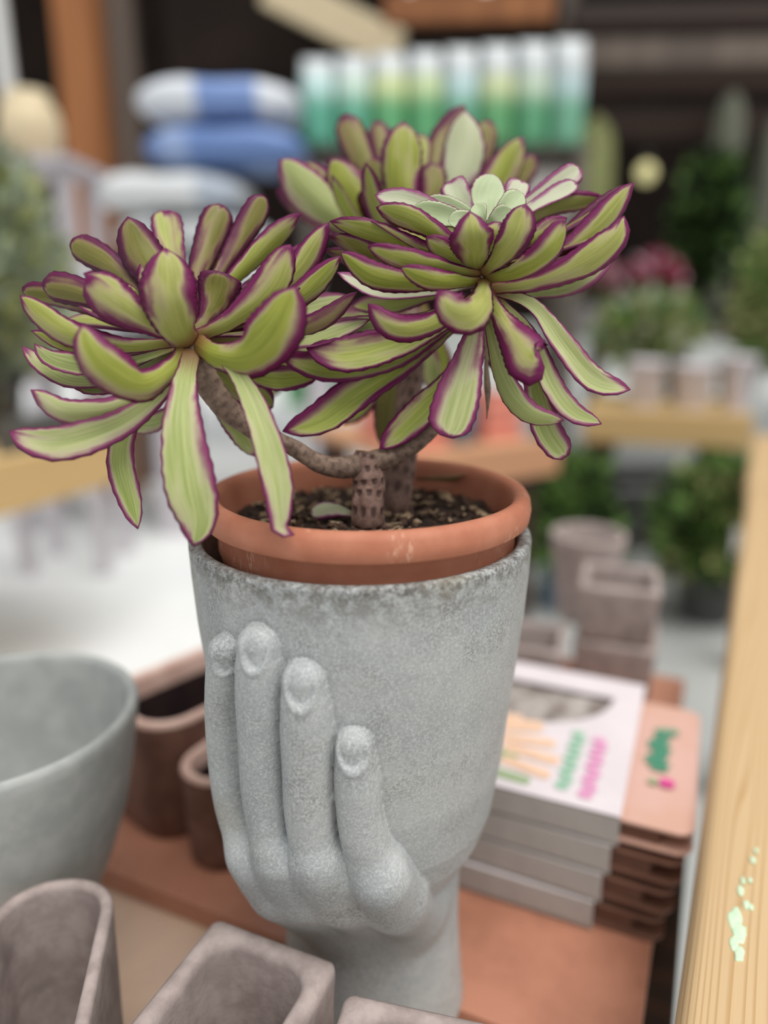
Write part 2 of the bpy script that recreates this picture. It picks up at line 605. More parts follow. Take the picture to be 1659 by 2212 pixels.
def tube(name, pts, radii, mat, parent=None, ring=20, n=40, scars=None, seed=0, knob=0.0):
    """bent stem; scars=(rows, around, depth) gives lens-shaped leaf scars as real dents"""
    line, L = catmull(pts, n)
    up = Vector((0.3, -1, 0.2)).normalized()
    verts, uvs, sc = [], [], []
    rx = [i / (len(radii) - 1) for i in range(len(radii))]
    for k, p in enumerate(line):
        t = k / (n - 1)
        T = (line[min(n - 1, k + 1)] - line[max(0, k - 1)]).normalized()
        A = (up - T * up.dot(T)).normalized()
        B = T.cross(A)
        up = A
        r0 = interp(t, rx, radii)
        for i in range(ring):
            a = 2 * math.pi * i / ring
            r = r0 * (1 + knob * mnoise.noise(Vector((math.cos(a) * 1.5 + seed, math.sin(a) * 1.5, t * L * 90))))
            s = 0.0
            if scars:
                rows, around, dep = scars
                v = t * rows
                row = math.floor(v)
                u = a / (2 * math.pi) * around + 0.5 * (row % 2)
                du = (u - math.floor(u) - 0.5) / 0.34
                dv = (v - row - 0.5) / 0.36
                # crescent that points down
                q = du * du + (dv + 0.35 * (1 - du * du)) ** 2 * 1.6
                s = max(0.0, 1 - q)
                s = min(1.0, s * 2.0)
                r *= 1 - dep * s + dep * 0.5 * max(0, 1 - (du * du + (dv - 0.6) ** 2))
            verts.append(p + A * math.cos(a) * r + B * math.sin(a) * r)
            sc.append(s)
    faces = []
    for k in range(n - 1):
        for i in range(ring):
            j = (i + 1) % ring
            faces.append((k * ring + i, k * ring + j, (k + 1) * ring + j, (k + 1) * ring + i))
    faces.append(tuple(reversed(range(ring))))
    faces.append(tuple(range((n - 1) * ring, n * ring)))
    o = link_mesh(name, verts, faces, mat, parent)
    at = o.data.attributes.new('scar', 'FLOAT', 'POINT')
    at.data.foreach_set('value', sc)
    uvl = o.data.uv_layers.new(name='UVMap')
    return o


# ------------------------------------------------------------------ structure: floor and back of the shed
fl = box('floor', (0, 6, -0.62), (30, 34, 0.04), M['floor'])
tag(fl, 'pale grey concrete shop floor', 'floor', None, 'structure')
fs_ = box('floor_sheet', (-4.9, 5.5, -0.5985), (10.0, 11.0, 0.002), M['sheet'])  # thin white layer added so the floor is paler on this side
tag(fs_, 'white layer added over the floor left of the display table', 'sheet')
wb = box('wall_back', (0, 7.0, 2.1), (30, 0.1, 3.5), M['wall'])
tag(wb, 'dark brown wall behind the shelving', 'wall', None, 'structure')
wf = box('wall_far', (0, 15.0, 1.4), (30, 0.1, 4.0), M['farwall'])
tag(wf, 'pale wall at the far end of the floor', 'wall', None, 'structure')
ce = box('ceiling', (0, 5.85, 3.72), (30, 2.2, 0.08), M['darkwood'])
tag(ce, 'dark timber canopy above the shelving', 'ceiling', None, 'structure')

# ------------------------------------------------------------------ display table under the planter
TH = math.radians(24.4)          # table turned to the right, seen from the camera
AU = Vector((math.sin(TH), math.cos(TH), 0))     # away
AV = Vector((math.cos(TH), -math.sin(TH), 0))    # right / front
e1 = G(200, 1882); e2 = G(615, 2012); rr_ = G(1412, 2012)
v_front = (e1 + e2) / 2
u_front = v_front.dot(AU)
v_right = G(1400, 2110).dot(AV)
v_left = -0.62
u_back = 1.02


def T2(u, v, z=0.0):
    return AU * u + AV * v + Vector((0, 0, z))


tb = empty('display_table', T2(u_front - 0.35, 0, -0.6), -TH)
tag(tb, 'low wooden display table with a rust coloured board and pale plywood front', 'table')
# local frame: x = right(AV), y = away(AU)
u0 = u_front - 0.35
cx = (v_left + v_right) / 2
box('rust_board', (cx, (u_front + u_back) / 2 - u0, 0.589), (v_right - v_left, u_back - u_front, 0.022), [M['rust']], tb, 0.002)
box('plywood_board', (cx - 0.015, (u_front - 0.36 + u_back) / 2 - u0, 0.5665), (v_right - v_left - 0.03, u_back - u_front + 0.36, 0.022), M['plywood'], tb, 0.002)
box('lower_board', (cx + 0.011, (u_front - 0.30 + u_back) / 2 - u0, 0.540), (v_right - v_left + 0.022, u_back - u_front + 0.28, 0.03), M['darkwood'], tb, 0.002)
box('shade_shelf', (cx + 0.15, (u_front - 0.30 + 0.36) / 2 - u0, 0.16), (v_right - v_left + 0.30, 0.36 - u_front + 0.30, 0.03), M['darkwood'], tb, 0.002)  # dark shelf added to stand in for the shade under the table
for sx in (v_left + 0.06, v_right - 0.08):
    for sy in (0.03, u_back - u0 - 0.06):
        box('leg', (sx, sy, 0.262), (0.06, 0.06, 0.524), M['darkwood'], tb, 0.003)
for sy in (0.03, u_back - u0 - 0.06):
    box('apron', (cx, sy, 0.54), (v_right - v_left - 0.24, 0.025, 0.03), M['darkwood'], tb)
for sx in (v_left + 0.06, v_right - 0.08):
    box('apron', (sx, (0.03 + u_back - u0 - 0.06) / 2, 0.54), (0.025, u_back - u0 - 0.16, 0.03), M['darkwood'], tb)

# ------------------------------------------------------------------ concrete hand planter (one continuous surface)
PX, PYY = -0.0145, 0.445


def np_ray(px, py):
    r = ray(px, py)
    return np.array(CAM), np.array(r)


CZ = np.array([0.085, 0.10, 0.112, 0.124, 0.14, 0.159, 0.178, 0.214, 0.267, 0.316, 0.345, 0.372])
CR = np.array([0.020, 0.038, 0.050, 0.0613, 0.074, 0.083, 0.0885, 0.0935, 0.0985, 0.1032, 0.1048, 0.1058])


def cup_r(z):
    return np.interp(z, CZ, CR)


def hit_cup(px, py, off):
    """pixel -> point on the cup surface pushed out by off (planter frame)"""
    o, d = np_ray(px, py)
    o = o - np.array([PX, PYY, 0])
    s = np.linspace(0.25, 0.62, 1500)
    pts = o[None] + d[None] * s[:, None]
    rr = np.hypot(pts[:, 0], pts[:, 1])
    f = rr - (cup_r(pts[:, 2]) + off)
    i = np.argmax(f < 0)
    if f[i] >= 0:
        i = np.argmin(f)
    return pts[i]


def sd_cone(p, a, b, ra, rb):
    ba = b - a
    pa = p - a
    h = np.clip((pa @ ba) / (ba @ ba), 0, 1)
    d = np.linalg.norm(pa - h[:, None] * ba, axis=1)
    return d - (ra + (rb - ra) * h)


def sd_sweep(p, ln, rad):
    """distance to a tube along a polyline with a smooth radius"""
    best = np.full(len(p), 1e9)
    bs = np.zeros(len(p))
    n_ = len(ln) - 1
    for i in range(n_):
        ba = ln[i + 1] - ln[i]
        pa = p - ln[i]
        h = np.clip((pa @ ba) / (ba @ ba), 0, 1)
        q = pa - h[:, None] * ba
        d2 = np.einsum('ij,ij->i', q, q)
        m_ = d2 < best
        best[m_] = d2[m_]
        bs[m_] = (i + h[m_]) / n_
    return np.sqrt(best) - np.interp(bs, np.linspace(0, 1, len(rad)), rad)


def smin(a, b, k):
    h = np.clip(0.5 + 0.5 * (b - a) / k, 0, 1)
    return b * (1 - h) + a * h - k * h * (1 - h)


# fingers: pixel centre lines from tip to knuckle, radius at each
FING = [
    [(488, 1407, .0098), (486, 1460, .0108), (485, 1540, .0112), (492, 1640, .0116), (506, 1730, .0122), (528, 1800, .0126), (548, 1850, .0126)],
    [(559, 1395, .0112), (562, 1442, .0130), (565, 1500, .0142), (569, 1600, .0138), (575, 1700, .0142), (586, 1780, .0140), (606, 1850, .0138)],
    [(655, 1472, .0112), (659, 1518, .0132), (663, 1580, .0146), (666, 1660, .0142), (669, 1730, .0146), (676, 1800, .0142), (692, 1862, .0140)],
    [(764, 1612, .0104), (766, 1648, .0118), (769, 1690, .0130), (774, 1750, .0130), (783, 1800, .0134), (800, 1850, .0134), (824, 1895, .0130)],
]
SINK = -0.0022
fchains = []
for fi, ch in enumerate(FING):
    pts = []
    for q, (px, py, r) in enumerate(ch):
        off = -SINK + (0.001 if q == len(ch) - 1 else 0.0)
        off += 0.004 * max(0, (q - 2) / (len(ch) - 3))
        pts.append((hit_cup(px, py, off), r))
    # carry each ridge on over the knuckle into the back of the hand
    kn, rk = pts[-1]
    tgt = np.array([[-0.030, -0.016, 0.006, 0.028][fi], -0.036, 0.108])
    mid = kn * 0.55 + tgt * 0.45 + np.array([kn[0], kn[1], 0]) / np.hypot(kn[0], kn[1]) * 0.005
    key = pts + [(mid, 0.0150), (tgt, 0.0150)]
    ln, _L = catmull([p for p, r in key], 26)
    ln = np.array([list(p) for p in ln])
    seg = [0.0]
    for (a_, _), (b_, _) in zip(key, key[1:]):
        seg.append(seg[-1] + float(np.linalg.norm(b_ - a_)))
    sk = np.array(seg) / seg[-1]
    ss_ = np.linspace(0, 1, 200)
    rr0 = np.interp(ss_, sk, [r for p, r in key])
    pad = np.concatenate([np.full(8, rr0[0]), rr0, np.full(8, rr0[-1])])
    kern = np.hanning(17); kern /= kern.sum()
    rr0 = np.convolve(pad, kern, 'valid')
    fchains.append((ln, rr0, kn, rk))
WR = np.array([0.006, 0.0, 0.0])


def sdf(p):
    r = np.hypot(p[:, 0], p[:, 1])
    # cup as lathe distance (approx)
    cr = cup_r(p[:, 2])
    slope = (cup_r(p[:, 2] + 0.002) - cup_r(p[:, 2] - 0.002)) / 0.004
    dcup = (r - cr) / np.sqrt(1 + slope ** 2)
    dcup = np.maximum(dcup, 0.085 - p[:, 2])
    # fore-arm: elliptical column that flares at the foot
    z = p[:, 2]
    fl_ = 0.0605 + 0.0055 * np.clip((0.075 - z) / 0.075, 0, 1) ** 1.3
    ex = (p[:, 0] - WR[0]) / 1.03
    ey = (p[:, 1] - 0.004) / 0.95
    darm = (np.hypot(ex, ey) - fl_) * 0.95
    darm = np.maximum(darm, z - 0.135)
    base = smin(dcup, darm, 0.006)
    hand = None
    fd = []
    for ch in fchains:
        d = sd_sweep(p, ch[0], ch[1])
        hand = d if hand is None else np.minimum(hand, d)
        fd.append(d)
    # back of the hand: from every knuckle down and inwards to the wrist
    back = None
    for fi, ch in enumerate(fchains):
        kn, rk = ch[2], ch[3]
        tx = [-0.030, -0.016, 0.006, 0.028][fi]
        tgt = np.array([tx, -0.036, 0.108])
        mid = kn * 0.55 + tgt * 0.45 + np.array([kn[0], kn[1], 0]) / np.hypot(kn[0], kn[1]) * 0.006
        c = smin(sd_cone(p, kn, mid, rk * 0.90, 0.0155), sd_cone(p, mid, tgt, 0.0155, 0.016), 0.006)
        back = c if back is None else smin(back, c, 0.016)
    # outer edge of the palm (little-finger side)
    k4 = fchains[3][2]
    pm = hit_cup(862, 1925, -0.004)
    back = smin(back, sd_cone(p, k4, pm, 0.015, 0.014), 0.008)
    back = smin(back, sd_cone(p, pm, np.array([0.036, -0.036, 0.108]), 0.014, 0.015), 0.010)
    k1 = fchains[0][2]
    pl = hit_cup(568, 1885, -0.004)
    back = smin(back, sd_cone(p, k1, pl, 0.0125, 0.014), 0.008)
    back = smin(back, sd_cone(p, pl, np.array([-0.03, -0.02, 0.108]), 0.014, 0.016), 0.010)
    fingers = hand
    # creases between neighbouring fingers and along the cup
    up_ = np.clip((p[:, 2] - 0.185) / 0.035, 0, 1)
    groove = np.zeros(len(p))
    for a_, b_ in zip(fd, fd[1:]):
        groove = np.maximum(groove, np.exp(-((a_ - b_) / 0.0016) ** 2))
    gc = np.exp(-((base - fingers) / 0.0016) ** 2)
    groove = np.maximum(groove, 0.6 * gc) * up_ * np.clip(1.5 - np.abs(fingers) / 0.004, 0, 1)
    hand = smin(hand, back, 0.011)
    d = smin(base, hand, 0.0010) + 0.0013 * groove
    # the back of the hand runs into the arm without a step
    return smin(d, smin(darm, back, 0.022), 0.002)


def build_planter():
    NTH, NZ = 720, 500
    ZT = 0.3662
    th = np.linspace(0, 2 * np.pi, NTH, endpoint=False)
    zz = np.linspace(0.0, ZT - 0.003, NZ)
    TT, ZZ = np.meshgrid(th, zz)
    ct, st = np.cos(TT).ravel(), np.sin(TT).ravel()
    zf = ZZ.ravel()
    r = np.full(zf.shape, 0.15)
    act = np.ones(zf.shape, bool)
    for it in range(70):
        idx = np.nonzero(act)[0]
        if len(idx) == 0:
            break
        p = np.stack([r[idx] * ct[idx], r[idx] * st[idx], zf[idx]], 1)
        d = sdf(p)
        r[idx] -= d * 0.8
        act[idx] = np.abs(d) > 0.00012
    # soften grid noise a little
    R = r.reshape(NZ, NTH)
    for _ in range(1):
        R = 0.5 * R + 0.125 * (np.roll(R, 1, 1) + np.roll(R, -1, 1)) + 0.125 * (np.vstack([R[:1], R[:-1]]) + np.vstack([R[1:], R[-1:]]))
    # finger nails
    X = R * np.cos(TT); Y = R * np.sin(TT)
    Pn = np.stack([X, Y, ZZ], -1)
    nails = [(483, 1424, 0, .0062, .0108), (546, 1402, 1, .0064, .0128), (646, 1477, 2, .0076, .0142), (760, 1616, 3, .0082, .0132)]
    for (px, py, fi, wn, ln) in nails:
        a = fchains[fi][0][0]; b = fchains[fi][0][6]
        ax = (a - b) / np.linalg.norm(a - b)
        # surface point: march the pixel ray against the finished field
        o, dvec = np_ray(px, py)
        o = o - np.array([PX, PYY, 0])
        s = 0.25
        for _ in range(120):
            dd = sdf((o + dvec * s)[None])[0]
            s += dd * 0.8
            if abs(dd) < 1e-5:
                break
        c = o + dvec * s
        nrm = c / np.linalg.norm([c[0], c[1], 0]); nrm[2] = 0
        e = 0.0008
        g = np.array([sdf((c + np.eye(3)[i] * e)[None])[0] - sdf((c - np.eye(3)[i] * e)[None])[0] for i in range(3)])
        nrm = g / np.linalg.norm(g)
        ax = ax - nrm * (ax @ nrm); ax /= np.linalg.norm(ax)
        lat = np.cross(nrm, ax)
        q = Pn - c
        uu = q @ lat / wn
        vv = q @ ax / ln
        near = (np.linalg.norm(q, axis=-1) < 0.03)
        e_ = np.sqrt(uu ** 2 + vv ** 2)
        inside = np.clip((1.0 - e_) / np.where(vv > 0, 0.16 + 0.5 * np.clip(vv, 0, 1), 0.16), 0, 1)
        inside = inside * inside * (3 - 2 * inside)
        fade = np.clip((1.1 - vv) / 1.8, 0.25, 1)      # the nail meets the tip flush
        rim = np.exp(-((e_ - 1.13) / 0.12) ** 2) * np.clip(0.7 - vv, 0, 1)
        R = R + near * (-0.0024 * inside * fade + 0.0007 * rim)
    verts = np.stack([R * np.cos(TT), R * np.sin(TT), ZZ], -1).reshape(-1, 3).tolist()
    faces = []
    for k in range(NZ - 1):
        b0 = k * NTH
        for i in range(NTH):
            j = (i + 1) % NTH
            faces.append((b0 + i, b0 + j, b0 + NTH + j, b0 + NTH + i))
    last = (NZ - 1) * NTH
    ro = R[-1]
    # lip and inside wall
    rs = np.random.RandomState(3)
    lip = [(-0.0004, ZT - 0.0012), (-0.0016, ZT - 0.0002), (-0.0035, ZT), ('i', 0.0985, ZT - 0.0008), ('i', 0.0970, ZT - 0.003), ('i', 0.0955, ZT - 0.03), ('i', 0.090, ZT - 0.12), ('i', 0.06, ZT - 0.165)]
    for sp_ in lip:
        start = len(verts)
        for i in range(NTH):
            if sp_[0] == 'i':
                rr2, z2 = sp_[1], sp_[2]
            else:
                rr2, z2 = ro[i] + sp_[0], sp_[1]
                z2 += 0.0006 * mnoise.noise(Vector((math.cos(th[i]) * 9, math.sin(th[i]) * 9, z2 * 100)))
            verts.append((rr2 * math.cos(th[i]), rr2 * math.sin(th[i]), z2))
        for i in range(NTH):
            j = (i + 1) % NTH
            faces.append((last + i, last + j, start + j, start + i))
        last = start
    faces.append(tuple(range(last, last + NTH)))
    faces.append(tuple(reversed(range(NTH))))
    o = link_mesh('hand_planter', verts, faces, M['concrete'], None, True, (PX, PYY, 0.0005))
    tag(o, 'grey concrete planter shaped as a sculpted hand cupping a vase', 'planter')
    return o


planter = build_planter()

# ------------------------------------------------------------------ terracotta pot, soil
TX, TY = -0.0105, 0.4455
prof = [(0.062, 0.225), (0.064, 0.223), (0.080, 0.30), (0.0905, 0.356), (0.0918, 0.360), (0.0916, 0.3645), (0.0918, 0.3745),
        (0.0940, 0.3760), (0.0988, 0.3764), (0.0998, 0.3775), (0.1006, 0.383), (0.0998, 0.3885), (0.0980, 0.3915), (0.0950, 0.3928),
        (0.0920, 0.3922), (0.0900, 0.3900), (0.0890, 0.386), (0.0875, 0.372), (0.084, 0.345), (0.076, 0.30), (0.058, 0.235)]
tp = lathe('terracotta_pot', prof, M['terracotta'], None, 128, (TX, TY, 0), 0.0005)
tag(tp, 'terracotta orange round pot with rolled rim set inside the concrete planter', 'pot')

SOILZ = 0.371


def soil_mesh():
    n_r, n_a = 34, 110
    verts = [(0, 0, SOILZ + 0.002)]
    faces = []
    for k in range(1, n_r + 1):
        r = 0.0862 * k / n_r
        for i in range(n_a):
            a = 2 * math.pi * i / n_a
            x, y = r * math.cos(a), r * math.sin(a)
            z = SOILZ + 0.0035 * mnoise.noise(Vector((x * 60, y * 60, 0))) + 0.003 * mnoise.noise(Vector((x * 230, y * 230, 4)))
            verts.append((x, y, z))
    for i in range(n_a):
        faces.append((0, 1 + i, 1 + (i + 1) % n_a))
    for k in range(n_r - 1):
        for i in range(n_a):
            j = (i + 1) % n_a
            faces.append((1 + k * n_a + i, 1 + (k + 1) * n_a + i, 1 + (k + 1) * n_a + j, 1 + k * n_a + j))
    return link_mesh('soil', verts, faces, M['soil'], None, True, (TX, TY, 0))


so = soil_mesh()
tag(so, 'dark brown potting soil filling the terracotta pot', 'soil', None, 'stuff')


def chips(name, mat, count, seed, smin_, smax_):
    rnd = random.Random(seed)
    verts, faces = [], []
    for _ in range(count):
        r = 0.082 * math.sqrt(rnd.random())
        a = rnd.random() * 6.283
        x, y = r * math.cos(a), r * math.sin(a)
        if math.hypot(x + TX - P(795, 1130, .44).x, y + TY - 0.435) < 0.014:
            continue
        s = rnd.uniform(smin_, smax_)
        rot = Matrix.Rotation(rnd.random() * 6.28, 3, 'Z') @ Matrix.Rotation(rnd.uniform(-.6, .6), 3, 'X') @ Matrix.Rotation(rnd.uniform(-.5, .5), 3, 'Y')
        b = len(verts)
        for vx in ((-1, -1, -1), (1, -1, -1), (1, 1, -1), (-1, 1, -1), (-1, -1, 1), (1, -1, 1), (1, 1, 1), (-1, 1, 1)):
            v = Vector((vx[0] * s * rnd.uniform(.7, 1.2), vx[1] * s * .6 * rnd.uniform(.5, 1.2), vx[2] * s * .35 * rnd.uniform(.6, 1.2)))
            v = rot @ v
            verts.append((x + v.x, y + v.y, SOILZ + 0.0025 + v.z))
        for f in ((0, 3, 2, 1), (4, 5, 6, 7), (0, 1, 5, 4), (1, 2, 6, 5), (2, 3, 7, 6), (3, 0, 4, 7)):
            faces.append(tuple(b + q for q in f))
    o = link_mesh(name, verts, faces, mat, so, False)
    o['kind'] = 'stuff'
    return o


chips('bark_chips', M['chip'], 150, 5, 0.0014, 0.0046)
chips('soil_crumbs', M['chip_dark'], 420, 6, 0.0012, 0.0036)

# ------------------------------------------------------------------ the succulent
plant = empty('succulent_plant', (P(795, 1130, .44).x, 0.4345, SOILZ))
tag(plant, 'branching succulent with three green rosettes edged in purple in the terracotta pot', 'plant')
PL = plant.location.copy()


def LP(px, py, d):
    return P(px, py, d) - PL


tube('trunk', [Vector((0.0005, 0.0, -0.012)), LP(795, 1110, .4395), LP(797, 1050, .4395), LP(792, 1000, .438), LP(795, 978, .437)],
     [.0098, .0102, .0092, .0098, .0078], M['trunk'], plant, 56, 90, (7.5, 9, 0.09), 1, 0.08)
tube('trunk', [Vector((0.020, 0.034, -0.012)), LP(855, 1080, .478), LP(868, 1000, .488), LP(880, 900, .500), LP(893, 780, .515), LP(885, 620, .530)],
     [.0105, .0100, .0085, .0080, .0075, .0070], M['trunk'], plant, 40, 100, (16, 8, 0.06), 2, 0.08)
brL = tube('branch', [LP(792, 1000, .438), LP(740, 1010, .432), LP(690, 1000, .427), LP(620, 960, .420), LP(545, 925, .412), LP(480, 872, .406), LP(438, 805, .402), LP(417, 742, .400)],
           [.0068, .0062, .0052, .0048, .0056, .0066, .0076, .0066], M['branch'], plant, 40, 150, (30, 5, 0.03), 3, 0.14)
brR = tube('branch', [LP(798, 1000, .438), LP(845, 985, .440), LP(905, 948, .442), LP(965, 880, .440), LP(1020, 780, .434), LP(1042, 690, .428), LP(1046, 610, .424), LP(1046, 500, .424)],
           [.0068, .0062, .0056, .0058, .0062, .0064, .0078, .0050], M['branch'], plant, 40, 150, (34, 5, 0.03), 4, 0.14)
brB = tube('branch', [LP(885, 630, .529), LP(888, 590, .534), LP(890, 520, .54)], [.0068, .0075, .0045], M['green_stem'], plant, 24, 20, None, 5, 0.1)

WX = [0, .12, .30, .50, .66, .78, .87, .93, .97, 1.0]
WP = {'p': [.34, .31, .42, .70, .93, .97, .80, .55, .30, .02],
      'b': [.34, .31, .40, .62, .84, .97, 1.0, .93, .76, .30],
      's': [.42, .40, .56, .84, .99, .98, .82, .60, .36, .03],
      'o': [.50, .58, .82, .99, 1.0, .88, .68, .46, .25, .02],
      'r': [.30, .34, .52, .80, .97, 1.0, .90, .72, .48, .06]}
leaf_rnd = random.Random(11)


def leaf(parent, pts, wpx, hubd, roll=0, side='u', tip='p', mat='leaf', cup=0.35, n=30, m=9, real=None, twist=0):
    """pts = [(px,py,depth offset in cm)]; side u = under side faces the viewer, t = top side does"""
    P3 = [P(x, y, hubd + dz * 0.01) for x, y, dz in pts]
    return leaf3(parent, P3, 1.07 * wpx * hubd / FPX, roll, side, tip, mat, cup, n, m, twist)


def leaf3(parent, P3, width, roll, side, tip, mat, cup, n=30, m=9, twist=0, Wdir=None, shrink=True):
    line, L = catmull(P3, n)
    seed = leaf_rnd.random() * 100
    if shrink:
        width = width / max(0.5, math.cos(math.radians(roll)))
    wp = WP[tip]
    verts, data, uvs = [], [], []
    Wprev = None
    Tm = (line[n * 3 // 4] - line[n // 4]).normalized()
    wz = Tm.cross((CAM - line[n // 2]).normalized()).z
    if Wdir is None:
        roll = abs(roll) * ((-1 if wz > 0 else 1) if side == 't' else (1 if wz > 0 else -1))
    for k, p in enumerate(line):
        t = k / (n - 1)
        T = (line[min(n - 1, k + 1)] - line[max(0, k - 1)]).normalized()
        V = (CAM - p).normalized()
        if Wdir is not None:
            W0 = (Wdir - T * Wdir.dot(T)).normalized()
            N0 = W0.cross(T).normalized()
            Wd, N = W0, N0
            A = N
        else:
            W0 = T.cross(V)
            if Wprev is not None and W0.length < 0.35:
                W0 = W0 + Wprev * 0.5
            W0.normalize()
            W0 = (W0 - T * W0.dot(T)).normalized()
            if Wprev is not None:
                W0 = (W0 * 0.6 + Wprev * 0.4)
                W0 = (W0 - T * W0.dot(T)).normalized()
            Wprev = W0
            N0 = W0.cross(T).normalized()
            if N0.dot(V) < 0:
                N0 = -N0
            a = math.radians(roll + twist * (t - 0.5))
            Wd = W0 * math.cos(a) + N0 * math.sin(a)
            N = N0 * math.cos(a) - W0 * math.sin(a)
            A = -N if side == 'u' else N
        hw = 0.5 * width * interp(t, WX, wp)
        hw *= 1 + 0.05 * mnoise.noise(Vector((seed, t * 5.0, 0)))
        th = min(0.0042, width * 0.16) * (1.05 - 0.65 * t) * min(1.0, 0.35 + hw / width * 1.6)
        cp = cup * (0.55 + 0.6 * math.sin(math.pi * min(1, t * 1.05)))
        ringv = []
        # top (adaxial) row then under row back
        for sgn in (1, -1):
            rng = range(m) if sgn == 1 else range(m - 2, 0, -1)
            for i in rng:
                u = -1 + 2 * i / (m - 1)
                hwl = hw
                if abs(u) == 1:
                    hwl = hw * (1 + 0.026 * (1 if k % 2 else -1) + 0.02 * mnoise.noise(Vector((seed + u * 7, t * 22.0, 3))))
                bendv = cp * hw * (abs(u) ** 1.7) + 0.07 * hw * mnoise.noise(Vector((seed + 5 + u, t * 4.0, 1)))
                lens = th * 0.5 * math.sqrt(max(0.0, 1 - u * u)) * sgn
                if sgn == -1:
                    lens *= 1.25
                verts.append(p + Wd * (u * hwl) + A * (bendv + lens) - PL)
                de = min((1 - abs(u)) * hw / (0.5 * width), (1 - t) * L / (0.42 * width))
                data.extend((max(0.0, min(1, de)), t, 0.0 if sgn == 1 else 1.0, 1.0))
                uvs.append(((u + 1) / 2, t))
    R_ = 2 * m - 2
    faces = []
    for k in range(n - 1):
        for i in range(R_):
            j = (i + 1) % R_
            faces.append((k * R_ + i, (k + 1) * R_ + i, (k + 1) * R_ + j, k * R_ + j))
    faces.append(tuple(range(R_)))
    faces.append(tuple(reversed(range((n - 1) * R_, n * R_))))
    o = link_mesh('leaf', verts, faces, M[mat], parent)
    at = o.data.attributes.new('leafdata', 'FLOAT_COLOR', 'POINT')
    at.data.foreach_set('color', data)
    uvl = o.data.uv_layers.new(name='UVMap')
    li = np.zeros(len(o.data.loops), dtype=np.int32)
    o.data.loops.foreach_get('vertex_index', li)
    uvl.data.foreach_set('uv', np.array(uvs, dtype=np.float32)[li].ravel())
    # keep normals outwards
    bm = bmesh.new(); bm.from_mesh(o.data)
    bmesh.ops.recalc_face_normals(bm, faces=bm.faces)
    bm.to_mesh(o.data); bm.free()
    return o


